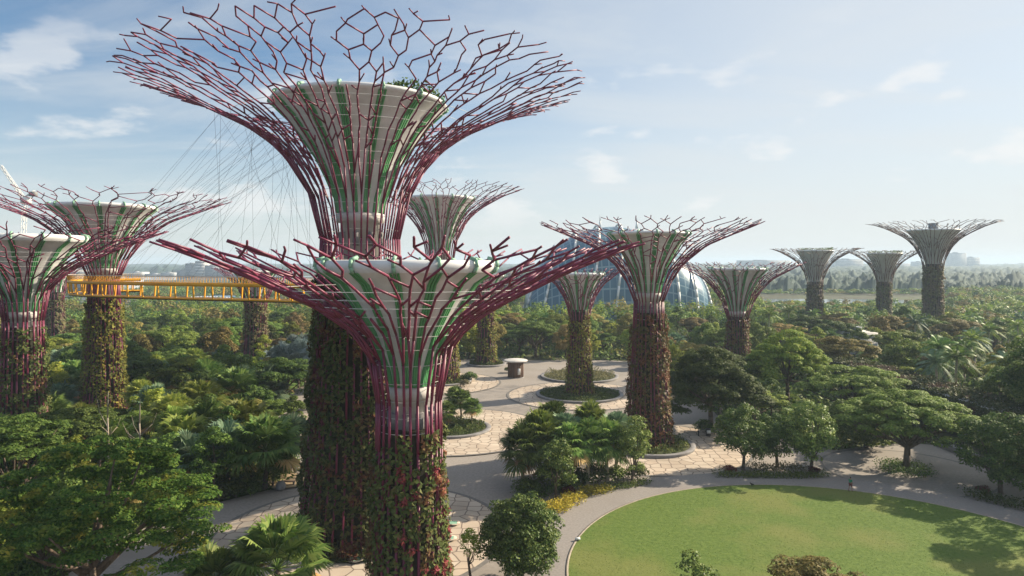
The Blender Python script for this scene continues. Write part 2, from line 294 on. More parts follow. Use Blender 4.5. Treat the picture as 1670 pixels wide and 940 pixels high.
# ------------------------------------------------------------------ the setting: ground, paving, lawn, water
def sheet(name, P, z, mat, kind='structure'):
    me = bpy.data.meshes.new(name); bm = bmesh.new()
    f = bm.faces.new([bm.verts.new((x, y, 0)) for x, y in P]); bmesh.ops.triangulate(bm, faces=[f])
    bmesh.ops.recalc_face_normals(bm, faces=bm.faces)
    if sum(f.normal.z for f in bm.faces) < 0: bmesh.ops.reverse_faces(bm, faces=bm.faces)
    bm.to_mesh(me); bm.free(); me.materials.append(mat)
    o = link(name, me, None, (0, 0, z)); o['kind'] = kind
    return o
def disc(cx, cy, r, n=96): return [(cx + r * math.cos(2 * math.pi * i / n), cy + r * math.sin(2 * math.pi * i / n)) for i in range(n)]
def annulus(name, cx, cy, r0, r1, z, mat, n=128, h=0.0, kind='structure'):
    mb = MB()
    prof = [(r0, 0), (r0, h), (r1, h), (r1, 0)] if h else [(r0, 0), (r1, 0)]
    if not h: prof = prof[::-1]
    mb.lathe(prof[::-1] if h else prof[::-1], n)
    o = mb.build(name, mat, None, False, (cx, cy, z))
    if kind: o['kind'] = kind
    return o
sheet('ground', [(-6000, -300), (6000, -300), (6000, 9000), (-6000, 9000)], 0.0, M['soil'])
PLAZA_PX = [(348, 822), (440, 799), (482, 775), (484, 720), (470, 700), (440, 684), (478, 668), (468, 655), (474, 637), (500, 630), (600, 612), (700, 602), (745, 588),
            (800, 583), (870, 588), (960, 586), (1062, 592), (1090, 640), (1150, 655), (1180, 690), (1360, 735), (1480, 722), (1560, 730), (1680, 790)]
PLAZA = [G(*p) for p in PLAZA_PX] + [(75, 70), (75, 22), (-40, 22), (-40, 70)]
sheet('plaza_pavement', PLAZA, 0.02, M['plaza'])
LC = (31.0, 59.5); LR = 26.0

# supertree positions
TA = XD(588, 71.0); TB = XD(667, 52.0); TC = XD(1058, 104.6); TD = XD(945, 145.0); TE = XD(1203, 165.0)
TF = XD(1329, 280.0); TG = XD(1442, 300.0); TH = XD(1522, 260.0); TI = XD(718, 162.0); TJ = XD(793, 189.0)
TK = XD(417, 171.0); TL = XD(170, 123.0); TM = XD(38, 95.0); TN = XD(90, 215.0)
CIRC = [(*TA, 15.2), (*TC, 15.2), (*TD, 15.4), (TI[0] - 1, TI[1] - 2, 15.4), (-10.3, 115.0, 16.4), (-29.0, 117.0, 14.0), (TB[0], TB[1], 9.0)]
zc = 0.04
for i, (x, y, r) in enumerate(CIRC):
    sheet('paving_circle', disc(x, y, r), zc, M['honey'])
    annulus('paving_border', x, y, r - 0.42, r + 0.1, zc + 0.012, M['band'])
    zc += 0.026
annulus('path', LC[0], LC[1], LR + 0.25, 31.2, zc + 0.01, M['path'], 160)
annulus('lawn_kerb', LC[0], LC[1], LR, LR + 0.25, 0.0, M['kerbtan'], 160, h=zc + 0.055)
sheet('lawn', disc(LC[0], LC[1], LR, 160), zc + 0.045, M['lawn'])
def grass():
    rng = RS(5); n = 60000; r = LR * np.sqrt(rng.rand(n)); a = rng.rand(n) * 2 * math.pi
    x = LC[0] + r * np.cos(a); y = LC[1] + r * np.sin(a); k = np.abs(x / y) < 0.80; x = x[k]; y = y[k]; n = len(x)
    mb = MB(); N_ = rng.normal(size=(n, 3)); N_[:, 2] = N_[:, 2] * .4 + 1.2
    mb.leaves(np.stack([x, y, np.full(n, zc + 0.07)], 1), N_, rng.uniform(0.07, 0.13, n), 0.3, rng)
    return tag(mb.build('grass', M['grass']), 'short mown grass blades covering the round lawn', 'grass', kind='stuff')
M['grass'] = leaf_mat('grass_blade', [(0.09, 0.135, 0.03), (0.12, 0.165, 0.04), (0.15, 0.178, 0.048)], trans=0.3)
grass()
sheet('tan_paving_pad', disc(*G(468, 787), 3.0, 48), zc + 0.02, M['tanpad'])
annulus('paving_border', *G(1477, 768), 10.2, 10.6, 0.03, M['band'])
# water ribbon, far pale ground and roads
sheet('bay_water', [G(1170, 489), G(1290, 488), G(1420, 488.5), G(1540, 492), G(1530, 497), G(1430, 497), G(1300, 496), G(1170, 497)], 0.10, M['water'])
sheet('far_water', [(-2600, 1150), (-300, 1150), (-250, 1500), (-2600, 1700)], 0.10, M['water'])
sheet('pale_ground', [(-420, 400), (-160, 385), (-120, 420), (-150, 470), (-420, 520)], 0.06, M['sand'])
sheet('garden_path', [G(20, 592), G(140, 604), G(260, 585), G(330, 580), G(330, 583), G(258, 590), G(140, 612), G(20, 600)], 0.05, M['road'])

# ------------------------------------------------------------------ supertrees
DEFPROF = [(0, 0), (.02, .15), (.09, .39), (.25, .62), (.42, .75), (.76, .92), (1, 1)]
def supertree(label, pos, R, zr, zn, rn, rb, core, nrib, nrim, rows, tr, steel='steel', vmat='vine_dark', vine_z=(0, 20), vdens=14, leaf=0.4, prof=None, seed=1,
              ngreen=14, hoops=True, patchy=0.12, pinks=0, tips=0.55, xbrace=6, roof=None, dashes=False):
    rng = RS(seed); root = thing('supertree', label, 'supertree', (pos[0], pos[1], 0), 'supertrees of the garden')
    prof = np.array(prof or DEFPROF, float)
    pr = np.stack([rn + (R - rn) * prof[:, 0], zn + (zr - zn) * prof[:, 1]], 1)
    # smooth the profile
    dl = np.concatenate([[0], np.cumsum(np.linalg.norm(np.diff(pr, axis=0), axis=1))]); L = dl[-1]
    ss = np.linspace(0, 1, 60); rr = np.interp(ss * L, dl, pr[:, 0]); zz = np.interp(ss * L, dl, pr[:, 1])
    for _ in range(6):
        rr[1:-1] = (rr[:-2] + rr[1:-1] * 2 + rr[2:]) / 4; zz[1:-1] = (zz[:-2] + zz[1:-1] * 2 + zz[2:]) / 4
    def rz(s):
        s = np.asarray(s, float); t = np.clip(1 + s, 0, 1)
        rt = rb + (rn - rb) * t ** 0.65; zt = zn * t
        e = np.maximum(s - 1, 0) * L
        r = np.where(s < 0, rt, np.interp(np.clip(s, 0, 1), ss, rr) + e * 0.93); z = np.where(s < 0, zt, np.interp(np.clip(s, 0, 1), ss, zz) + e * 0.05)
        return r, z
    def surf(th, s):
        r, z = rz(s); return np.stack([r * np.cos(th), r * np.sin(th), z], -1)
    # --- branching steel: rows of nodes, each hung on the nearest node of the row below
    th = np.arange(nrib) * 2 * math.pi / nrib + rng.uniform(-.15, .15, nrib) * 2 * math.pi / nrib
    P = [[] for _ in range(nrib)]; ids = np.arange(nrib)
    trad = lambda s: np.interp(s, [-1, 0, 1, 1.2], [tr[0] * 1.1, tr[0], tr[1], tr[1] * 0.9])
    prev_t, prev_s = th.copy(), np.full(nrib, -1.0)
    for s0 in np.linspace(-1, 0, 6)[1:]:
        nt_ = prev_t + rng.uniform(-.04, .04, nrib) * 2 * math.pi / nrib; ns = np.full(nrib, s0)
        a, b = surf(prev_t, prev_s), surf(nt_, ns)
        for i in range(nrib): P[i].append((a[i], b[i], trad(prev_s[i]), trad(ns[i])))
        prev_t, prev_s = nt_, ns
    # crown: the ribs fork once, then run into a stretched honeycomb of steel with gaps and dead ends
    link_ = lambda t0, a0, t1, a1, rib, w=1.0: P[rib % nrib].append((surf(t0, a0), surf(t1, a1), float(trad(a0)) * w, float(trad(a1)) * w))
    N2 = 2 * nrib; dth = 2 * math.pi / N2; sf = .13 + .10 * rng.rand(nrib); T = np.zeros(N2); S = np.zeros(N2)
    for i in range(nrib):
        link_(prev_t[i], 0.0, prev_t[i], sf[i], i)
        for e in (0, 1):
            j = 2 * i + e; T[j] = prev_t[i] + (e - .5) * dth + rng.uniform(-.12, .12) * dth; S[j] = sf[i] + .10 + .10 * rng.rand()
            link_(prev_t[i], sf[i], T[j], S[j], i, .92)
    alive = np.ones(N2, bool); rt = np.arange(N2) // 2; s_now = .34; step = (1.0 - s_now) / rows; off = 0.0; half = 0
    for k in range(1, rows + 1):
        last = k == rows; ns = s_now + k * step + rng.uniform(-.36, .36, N2) * step
        if k <= rows * .62:                          # inner crown: long straight ribs tied by slanting links, forking Y-wise
            nT = T + rng.uniform(-.16, .16, N2) * dth; nA = alive & (rng.rand(N2) < .98)
            for j in range(N2):
                if nA[j]: link_(T[j], S[j], nT[j], ns[j], rt[j])
                e = 1 if rng.rand() < .5 else -1; q = (j + e) % N2
                if alive[j] and alive[q] and rng.rand() < .34:
                    t2 = nT[q]; t2 += -2 * math.pi * round((t2 - T[j]) / (2 * math.pi)); f_ = rng.uniform(.55, 1.0)
                    t1 = T[q] - 2 * math.pi * round((T[q] - t2) / (2 * math.pi)); link_(T[j], S[j], t1 + (t2 - t1) * f_, S[q] + (ns[q] - S[q]) * f_, rt[j], .9)
                elif nA[j] and rng.rand() < .24: link_(nT[j], ns[j], nT[j] + rng.uniform(-.6, .6) * dth, ns[j] + rng.uniform(.5, 1.0) * step, rt[j], .85)
            T, S = nT, ns; alive = nA
        elif k % 2:                                  # straight run
            nT = T + rng.uniform(-.20, .20, N2) * dth; nA = alive & (rng.rand(N2) < (tips if last else .97))
            for j in range(N2):
                if nA[j]: link_(T[j], S[j], nT[j], ns[j], rt[j])
            T, S = nT, ns; alive = nA
        else:                                        # fork: every node reaches for the gaps on its two sides
            half = 1 - half; sh = .5 if half else -.5; nT = T + sh * dth + rng.uniform(-.15, .15, N2) * dth; nA = np.zeros(N2, bool); nr = rt.copy()
            for j in range(N2):
                nb_ = (j + (1 if half else -1)) % N2; a, b = alive[j], alive[nb_]; tb = nT[j]
                two = a and b and rng.rand() < (.66 if not last else .25)
                if a and (two or not b or rng.rand() < .5): link_(T[j], S[j], tb, ns[j], rt[j]); nA[j] = True; nr[j] = rt[j]
                if b and (two or not nA[j]):
                    t2 = T[nb_]; t2 += -2 * math.pi * round((t2 - tb) / (2 * math.pi)); link_(t2, S[nb_], tb, ns[j], rt[nb_]); nr[j] = nr[j] if nA[j] else rt[nb_]; nA[j] = True
                for _t in range(int(nA[j]) * rng.choice([0, 1, 2], p=[.38, .42, .20])): link_(tb, ns[j], tb + rng.uniform(-.45, .45) * dth, ns[j] + rng.uniform(.3, .8) * step, nr[j], .85)
            T, S = nT, ns; alive = nA; rt = nr
    for _ in range(xbrace):                      # diagonal braces on the stem
        i = rng.randint(nrib); j = (i + 1) % nrib; s0 = rng.uniform(-.75, -.2); s1 = s0 + rng.uniform(.15, .3)
        t0 = th[i]; t1 = th[j] + (2 * math.pi if th[j] < th[i] else 0)
        if rng.rand() < .5: t0, t1 = t1, t0
        P[i].append((surf(t0, s0), surf(t1, min(s1, 0)), tr[0] * .7, tr[0] * .7))
    for i in range(nrib):
        mb = MB(); mb.segs([p[0] for p in P[i]], [p[1] for p in P[i]], [p[2] for p in P[i]], [p[3] for p in P[i]], 6)
        mb.build('steel_branch', M[steel], root)
    # --- concrete shaft and funnel
    rc, ztop, zbot, rbot, lip = core
    cp = [(rbot, zbot), (rbot * 1.08 + .1, zbot + (ztop - zbot) * .12), (rbot + (rc - rbot) * .28, zbot + (ztop - zbot) * .44), (rbot + (rc - rbot) * .54, zbot + (ztop - zbot) * .66),
          (rbot + (rc - rbot) * .75, zbot + (ztop - zbot) * .82), (rc, ztop - lip)]
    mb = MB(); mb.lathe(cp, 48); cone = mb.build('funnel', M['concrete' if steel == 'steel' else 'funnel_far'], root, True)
    mb = MB(); mb.lathe([(rc + .02, ztop - lip), (rc + .22, ztop - lip * .7), (rc + .28, ztop - lip * .4), (rc + .15, ztop), (rc - .5, ztop + .05), (rc - .6, ztop - lip)], 48); mb.build('rim', M['rim'], cone, True)
    mb = MB(); mb.lathe([(rc - .55, ztop - lip * .6), (0.02, ztop - lip * .6 + .1)], 48); mb.build('roof_deck', M['kerb'], root)
    mb = MB(); mb.lathe([(rbot * .93, 0), (rbot * .93, zbot - 1.0), (rbot * 1.12, zbot - .95), (rbot * 1.12, zbot - .1), (rbot * .98, zbot)], 32)
    for a in np.arange(8) * math.pi / 4:         # shallow service panels set in the shaft head
        c, si = math.cos(a), math.sin(a)
        x, y = c * rbot * .93, si * rbot * .93
        mb.box((x - .28, y - .28, zbot - 3.4), (x + .28, y + .28, zbot - 2.0), 1)
    mb.build('shaft', [M['shaft'], M['kerb']], root)
    cpa = np.array(cp); cl = np.linspace(0, 1, 16); ci = np.linspace(0, 1, len(cp))
    cr = np.interp(cl, ci, cpa[:, 0]); cz = np.interp(cl, ci, cpa[:, 1])
    if ngreen:
        mb0 = None
        for g in range(ngreen):
            a = 2 * math.pi * (g + .5) / ngreen; mb = MB()
            for off in (-1, 0, 1):
                w = 0.10 * (0.55 + 0.45 * rc / 7); gap = w * 2.6
                rad = np.stack([np.cos(np.full(16, a)), np.sin(np.full(16, a)), np.zeros(16)], -1); tan = np.array([-math.sin(a), math.cos(a), 0])
                ctr = np.stack([(cr + .10) * math.cos(a), (cr + .10) * math.sin(a), cz], -1) + tan * (off * gap * np.linspace(.55, 1.0, 16))[:, None]
                hw = tan * w * .8
                V = np.stack([ctr - hw - rad * .12, ctr - hw + rad * .10, ctr + hw + rad * .10, ctr + hw - rad * .12], 1)
                q = []
                for k in range(15):
                    for e in range(3): q.append((k*4+e, k*4+e+1, k*4+4+e+1, k*4+4+e))
                mb.add(V.reshape(-1, 3), q)
            c, si = math.cos(a), math.sin(a)
            pth = [(rc + .12, ztop - lip), (rc + .42, ztop - lip * .55), (rc + .36, ztop + .05), (rc - .3, ztop + .22)]
            mb.path([(r * c, r * si, z) for r, z in pth], .14, 6, 1)
            mb.build('green_rib', [M['green'], M['palegreen']], root)
    if hoops:
        for s0 in list(np.arange(-.12, .62, 1.35 / L)):
            r, z = rz(s0); n = 40; a = np.arange(n) * 2 * math.pi / n; r = float(r) - .12
            p = np.stack([r * np.cos(a), r * np.sin(a), np.full(n, float(z))], -1); mb = MB(); mb.segs(p, np.roll(p, -1, 0), .022, .022, 4, cap=False)
            mb.build('hoop_wire', M['wire'], root)
    # --- climbing plants in panels round the stem
    z0, z1 = vine_z; mb = MB()
    zz_ = np.linspace(0, z1, 14); rprof = np.array([float(rz(z / zn - 1)[0]) if z < zn else rn for z in zz_])
    mb.lathe([(r * .86, z) for r, z in zip(rprof, zz_)] + [(rn * .5, z1 + .05)], 36, m=1)
    area = 2 * math.pi * (rb + rn) / 2 * (z1 - z0); n = int(area * vdens)
    z = z0 + (z1 - z0) * rng.rand(n); a = rng.rand(n) * 2 * math.pi
    pa = (a / (2 * math.pi) * nrib * 1.0).astype(int); pz = (z / 2.6).astype(int); dens = rng.rand(nrib + 1, 60)
    lim = np.where(z > z1 - 2.4, dens[pa, pz] > 0.30 + (z - z1 + 2.4) * .2, True)
    kp = (dens[pa, pz] > patchy) & lim; z, a, pa, pz = z[kp], a[kp], pa[kp], pz[kp]
    lump = (rng.rand(nrib + 1, 60)[pa, pz] * .5 + .35 * np.sin(z * 2.3 + a * 5) * np.sin(a * 9 + z)) * .8
    r = np.array(rz(np.minimum(z / zn - 1, 0))[0]) + .22 + lump * min(1, rb / 4) + rng.uniform(-.35, .25, len(z)) * leaf
    C = np.stack([r * np.cos(a), r * np.sin(a), z], -1); Nn = np.stack([np.cos(a), np.sin(a), np.full(len(a), .5)], -1) + rng.normal(size=(len(a), 3)) * .55
    mb.leaves(C, Nn, rng.uniform(.6, 1.35, len(a)) * leaf, .55, rng)
    mb.build('climbing_plants', [M[vmat], M['felt']], root)
    if pinks:
        mb = MB()
        for k in range(pinks):
            a0 = rng.uniform(-1.9, .9); zc_ = rng.uniform(z0, z1 * .86); rq = float(rz(zc_ / zn - 1)[0]) + .25; n = 64
            d = rng.normal(size=(n, 3)); d /= np.linalg.norm(d, axis=1, keepdims=True)
            c = np.array([rq * math.cos(a0), rq * math.sin(a0), zc_]); mb.leaves(c + d * .42 * rng.rand(n, 1) ** .5, d + rng.normal(size=(n, 3)) * .4, .34, .4, rng)
        mb.build('bromeliad_blooms', M['flower_pink'], root)
    if roof:
        mb = MB(); n = roof; a = rng.uniform(-.9, 2.4, n); r = rc * rng.uniform(.55, 1.0, n); z = ztop + rng.rand(n) ** 1.5 * 1.1
        mb.leaves(np.stack([r * np.cos(a), r * np.sin(a), z], -1), rng.normal(size=(n, 3)) + [0, 0, .6], rng.uniform(.3, .6, n), .5, rng)
        mb.build('roof_garden', M['leaf_dark'], root)
    return root, surf

PA = [(0, 0), (.01, .14), (.085, .38), (.25, .60), (.41, .73), (.76, .92), (1, 1)]
PB = [(0, 0), (.03, .32), (.12, .46), (.29, .60), (.68, .84), (1, 1)]
PC = [(0, 0), (.02, .10), (.15, .42), (.435, .71), (1, 1)]
A_tree, A_surf = supertree('tallest supertree with dark vine clad stem and huge plum steel crown', TA, 22.4, 46.4, 30.5, 4.0, 6.3, (8.7, 44.6, 33.2, 2.2, .5), 42, 84, 16, (.10, .060), vmat='vine_dark', vine_z=(0, 27.5), vdens=21, leaf=.5, prof=PA, seed=11, roof=2600, hoops=True, patchy=.06, tips=.8)
supertree('front supertree with bare white stem top and pink bromeliads on its vines', TB, 17.3, 29.4, 17.6, 2.4, 2.85, (6.5, 28.2, 18.8, 1.45, .85), 28, 56, 9, (.11, .075), vmat='vine_red', vine_z=(0, 15.6), vdens=30, leaf=.40, prof=PB, seed=23, ngreen=14, patchy=.1, pinks=44, tips=.75, xbrace=18)
supertree('supertree clad in rust red vines between plaza and round lawn', TC, 16.9, 34.2, 22.2, 2.2, 3.5, (5.9, 32.7, 23.6, 1.7, .45), 26, 52, 11, (.10, .055), vmat='vine_rust', vine_z=(0, 20.5), vdens=17, leaf=.5, prof=PC, seed=31, patchy=.06)
supertree('short slim yellow green supertree standing in round planter on the plaza', TD, 9.4, 26.9, 15.5, 1.9, 2.9, (5.0, 26.0, 17.2, 1.3, .6), 22, 50, 9, (.10, .055), vmat='vine_yellow', vine_z=(0, 18.2), vdens=14, leaf=.55, prof=PC, seed=41, ngreen=12, hoops=False, patchy=.04)
supertree('flat crowned supertree behind dark umbrella tree right of glass dome', TE, 15.6, 28.4, 14.5, 2.3, 2.9, (6.6, 26.9, 16.5, 1.7, .6), 26, 64, 11, (.11, .055), vmat='vine_rust', vine_z=(0, 15.2), vdens=12, leaf=.6, prof=PC, seed=43, hoops=False)
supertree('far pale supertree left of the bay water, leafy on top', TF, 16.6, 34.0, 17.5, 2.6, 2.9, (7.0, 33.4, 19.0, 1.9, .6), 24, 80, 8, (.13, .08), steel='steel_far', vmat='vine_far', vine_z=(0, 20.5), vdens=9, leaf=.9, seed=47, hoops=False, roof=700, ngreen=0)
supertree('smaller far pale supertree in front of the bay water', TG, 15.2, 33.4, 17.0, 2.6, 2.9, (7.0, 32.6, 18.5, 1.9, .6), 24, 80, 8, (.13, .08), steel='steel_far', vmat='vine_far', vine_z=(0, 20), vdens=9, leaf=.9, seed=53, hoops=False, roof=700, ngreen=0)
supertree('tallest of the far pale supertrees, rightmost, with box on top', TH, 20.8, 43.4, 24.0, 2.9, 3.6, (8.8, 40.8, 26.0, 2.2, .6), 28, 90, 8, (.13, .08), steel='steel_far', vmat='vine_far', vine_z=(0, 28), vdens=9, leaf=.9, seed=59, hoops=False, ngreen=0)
supertree('tall supertree half hidden behind the tallest plum supertree', TI, 19.6, 45.8, 29.0, 3.2, 4.4, (8.0, 43.6, 31.0, 2.0, .7), 32, 74, 13, (.11, .055), vmat='vine_yellow', vine_z=(0, 27), vdens=10, leaf=.6, prof=PA, seed=61, hoops=False)
supertree('supertree with yellow green stem beside the flat roofed kiosk', TJ, 10.5, 25.5, 15.5, 2.0, 2.9, (5.0, 24.8, 16.8, 1.3, .5), 18, 50, 7, (.11, .06), vmat='vine_yellow', vine_z=(0, 18), vdens=10, leaf=.65, prof=PC, seed=67, hoops=False, ngreen=12)
supertree('supertree with grey brown stem standing behind the yellow walkway', TK, 10.0, 27.0, 16.0, 2.3, 3.2, (5.0, 26.2, 17.6, 1.4, .5), 18, 44, 7, (.11, .06), vmat='vine_far', vine_z=(0, 20), vdens=10, leaf=.65, prof=PC, seed=71, hoops=False, ngreen=12)
supertree('wide supertree ringed by the left end of the yellow walkway', TL, 21.2, 40.0, 25.2, 2.4, 3.7, (8.3, 38.4, 27.2, 1.9, .7), 32, 64, 13, (.11, .055), vmat='vine_yellow', vine_z=(0, 22), vdens=15, leaf=.55, prof=PC, seed=73)
supertree('supertree at the left edge with red and pale vines', TM, 18.5, 33.0, 20.0, 2.35, 3.2, (7.5, 31.9, 21.4, 1.6, .9), 26, 52, 11, (.11, .062), vmat='vine_red', vine_z=(0, 19.2), vdens=17, leaf=.5, prof=PB, seed=79, patchy=.14)
supertree('small far supertree between the two left supertrees', TN, 10.5, 28.6, 16.0, 2.3, 2.9, (5.0, 27.6, 18.0, 1.5, .5), 18, 46, 7, (.11, .06), vmat='vine_far', vine_z=(0, 19), vdens=8, leaf=.8, seed=83, hoops=False, ngreen=10)
def roof_box():
    mb = MB(); mb.box((-1.2, -1.2, 0), (1.2, 1.2, 2.6)); mb.box((-1.4, -1.4, 2.6), (1.4, 1.4, 2.8))
    return tag(mb.build('lift_housing', M['greyblock'], None, False, (TH[0], TH[1], 40.55)), 'small grey lift housing on top of the tallest far supertree', 'lift housing')
roof_box()

# ------------------------------------------------------------------ yellow skyway with cables
def skyway():
    ctrl = [(-15, 80), (-20, 90), (-26, 96.5), (-32, 100.5), (-40, 104), (-50.8, 107.5), (-61, 112), (-70, 116.2), (-76.5, 120.5), (-81, 126), (-82.5, 131), (-81, 136), (-76, 139.5)]
    t = np.arange(len(ctrl)); tt = np.linspace(0, len(ctrl) - 1, 110); c = np.array(ctrl, float)
    p = np.stack([np.interp(tt, t, c[:, 0]), np.interp(tt, t, c[:, 1])], 1)
    for _ in range(25): p[1:-1] = (p[:-2] + 2 * p[1:-1] + p[2:]) / 4
    d = np.gradient(p, axis=0); d /= np.linalg.norm(d, axis=1, keepdims=True); nrm = np.stack([-d[:, 1], d[:, 0]], 1)
    zb = 22.2; root = thing('skyway', 'yellow aerial walkway curving between the big supertrees', 'walkway', (0, 0, 0))
    def ribbon(mb, o0, z0, o1, z1, o2, z2, o3, z3, m=0):
        V = np.stack([np.concatenate([p + nrm * o, np.full((len(p), 1), z)], 1) for o, z in ((o0, z0), (o1, z1), (o2, z2), (o3, z3))], 1); q = []
        for k in range(len(p) - 1):
            for e in range(4): q.append((k*4+e, k*4+(e+1) % 4, k*4+4+(e+1) % 4, k*4+4+e))
        mb.add(V.reshape(-1, 3), q, m=m)
    mb = MB(); ribbon(mb, -.9, zb, .9, zb, 1.05, zb + .35, -1.05, zb + .35); mb.build('deck', M['deck'], root)
    for s in (-1, 1):
        mb = MB(); o = s * 1.08; ribbon(mb, o - .07, zb + .18, o + .07, zb + .18, o + .07, zb + .42, o - .07, zb + .42); mb.build('deck_edge', M['yellow'], root)
        mb = MB(); o = s * 1.22; ribbon(mb, o - .08, zb + 2.25, o + .08, zb + 2.25, o + .08, zb + 2.75, o - .08, zb + 2.75); mb.build('rail', M['yellow'], root)
        mb = MB(); q = np.linspace(0, len(p) - 1.01, 230); i = q.astype(int); f = (q - i)[:, None]
        b = (p[i] * (1 - f) + p[i + 1] * f) + nrm[i] * s * 1.22; n = len(b)
        mb.segs(np.c_[b, np.full(n, zb + 2.7)], np.c_[b + nrm[i] * s * .18, np.full(n, zb + 3.75)], .028, .028, 4, cap=False); mb.build('picket_screen', M['yellow'], root)
        mb = MB(); ribbon(mb, s * 1.4 - .03, zb + 3.7, s * 1.4 + .03, zb + 3.7, s * 1.4 + .03, zb + 3.77, s * 1.4 - .03, zb + 3.77); mb.build('top_wire', M['wire'], root)
        for k in range(2, len(p) - 1, 3):
            mb = MB(); b0 = p[k] + nrm[k] * s * 1.08; b1 = p[k] + nrm[k] * s * 1.24
            dd = d[k] * .09; nn = nrm[k] * .09
            V = [(*(b + a * dd + c_ * nn), z) for b, z in ((b0, zb + .38), (b1, zb + 2.3)) for a, c_ in ((-1, -1), (1, -1), (1, 1), (-1, 1))]
            mb.add(V, [(0,1,5,4),(1,2,6,5),(2,3,7,6),(3,0,4,7)]); mb.build('post', M['yellow'], root)
    rng = RS(3)
    for k, i in enumerate(range(18, 92, 3)):
        for dup in range(2):
            s0 = rng.uniform(.42, .80); th = math.pi + rng.uniform(-.95, .15) if dup else math.pi + rng.uniform(-.9, -.1)
            a = A_surf(np.array([th]), np.array([s0]))[0] + np.array([TA[0], TA[1], 0])
            b = np.array([*(p[i] + nrm[i] * (1.2 if dup else -1.2)), zb + 2.6])
            mb = MB(); mb.segs([a], [b], .012, .012, 4, cap=False); mb.build('suspension_cable', M['dark'], root)
skyway()

# ------------------------------------------------------------------ plant prototypes
def limb_tree(mb, rng, h, r0, targets, m=0, fork=0.45):
    top = np.array([rng.uniform(-.3, .3), rng.uniform(-.3, .3), h * fork])
    mb.path([(0, 0, -.15), (0, 0, .25), top * [.5, .5, .5], top], [r0 * 1.45, r0, r0 * .86, r0 * .7], 8, m)
    for tg in targets:
        tg = np.array(tg); mid = top + (tg - top) * .5 + [0, 0, -.08 * np.linalg.norm(tg - top)] + rng.normal(size=3) * .12
        mb.path([top - [0, 0, rng.rand() * h * .12], mid, tg], [r0 * .48, r0 * .28, r0 * .1], 6, m)
def clump_leaves(mb, rng, centres, radii, flat, nper, size, asp=.55, up=.5, m=0, spread=.55):
    size = size * .86
    for c, r in zip(centres, radii):
        n = max(10, int(nper * 3.1 * r * r)); d = rng.normal(size=(n, 3)); d /= np.linalg.norm(d, axis=1, keepdims=True)
        d[:, 2] = np.where(d[:, 2] < -.35, -d[:, 2], d[:, 2])
        rad = (0.55 + .45 * rng.rand(n) ** .6)[:, None] * r
        pts = np.asarray(c) + d * rad * [1, 1, flat]
        mb.leaves(pts, d + [0, 0, up] + rng.normal(size=(n, 3)) * spread, rng.uniform(.65, 1.3, n) * size, asp, rng, m)
def crown_round(seed, R=3.6, Hh=3.6, zc_=5.2, nc=46, nper=34, size=.42, rcl=(0.8, 1.35)):
    rng = RS(seed); d = rng.normal(size=(nc, 3)); d /= np.linalg.norm(d, axis=1, keepdims=True)
    k = rng.uniform(.62, .95, nc)[:, None] * (1 + .16 * np.sin(d[:, :1] * 4 + seed) * np.cos(d[:, 1:2] * 3.3 + seed))
    c = d * k * [R, R, Hh] + [0, 0, zc_]; c = np.concatenate([c, rng.normal(size=(nc // 4, 3)) * [R * .3, R * .3, Hh * .3] + [0, 0, zc_]])
    mb = MB(); clump_leaves(mb, rng, c, rng.uniform(*rcl, len(c)), .8, nper, size)
    tk = MB(); limb_tree(tk, rng, zc_, .09 + R * .05, c[rng.choice(nc, 7, False)] * [.75, .75, 1] - [0, 0, .5])
    return mb, tk
def crown_umbrella(seed, R=8.0, ztop=11.0, depth=4.5, nc=85, nper=26, size=.5, rcl=(1.0, 1.9), flat=.3, fork=.38):
    rng = RS(seed); r = R * np.sqrt(rng.rand(nc)); a = rng.rand(nc) * 2 * math.pi; layer = rng.choice([0, 0, 0, 1, 1, 2], nc)
    wob = 1 + .13 * np.sin(3 * a + seed) + .08 * np.sin(7 * a); r = r * wob * (1 - .12 * layer)
    z = ztop - depth * (r / R) ** 2 * .72 - layer * depth * .26 + rng.normal(size=nc) * .25
    c = np.stack([r * np.cos(a), r * np.sin(a), z], 1)
    mb = MB(); clump_leaves(mb, rng, c, rng.uniform(*rcl, nc), flat, nper, size, up=1.1, spread=.5)
    tk = MB(); limb_tree(tk, rng, ztop, .22 + R * .03, c[rng.choice(nc, 14, False)] - [0, 0, .3], fork=fork)
    return mb, tk
def crown_tall(seed, h=12.0, R=3.4, nc=42, nper=24, size=.55):
    rng = RS(seed); t = rng.rand(nc); z = h * (.34 + .62 * t); w = R * np.sin(np.clip(t * .9 + .12, 0, 1) * math.pi) ** .6 * rng.uniform(.35, 1.0, nc); a = rng.rand(nc) * 2 * math.pi
    c = np.stack([w * np.cos(a), w * np.sin(a), z], 1); mb = MB(); clump_leaves(mb, rng, c, rng.uniform(.7, 1.35, nc), .7, nper, size)
    tk = MB(); limb_tree(tk, rng, h, .2, c[rng.choice(nc, 9, False)], fork=.55)
    return mb, tk
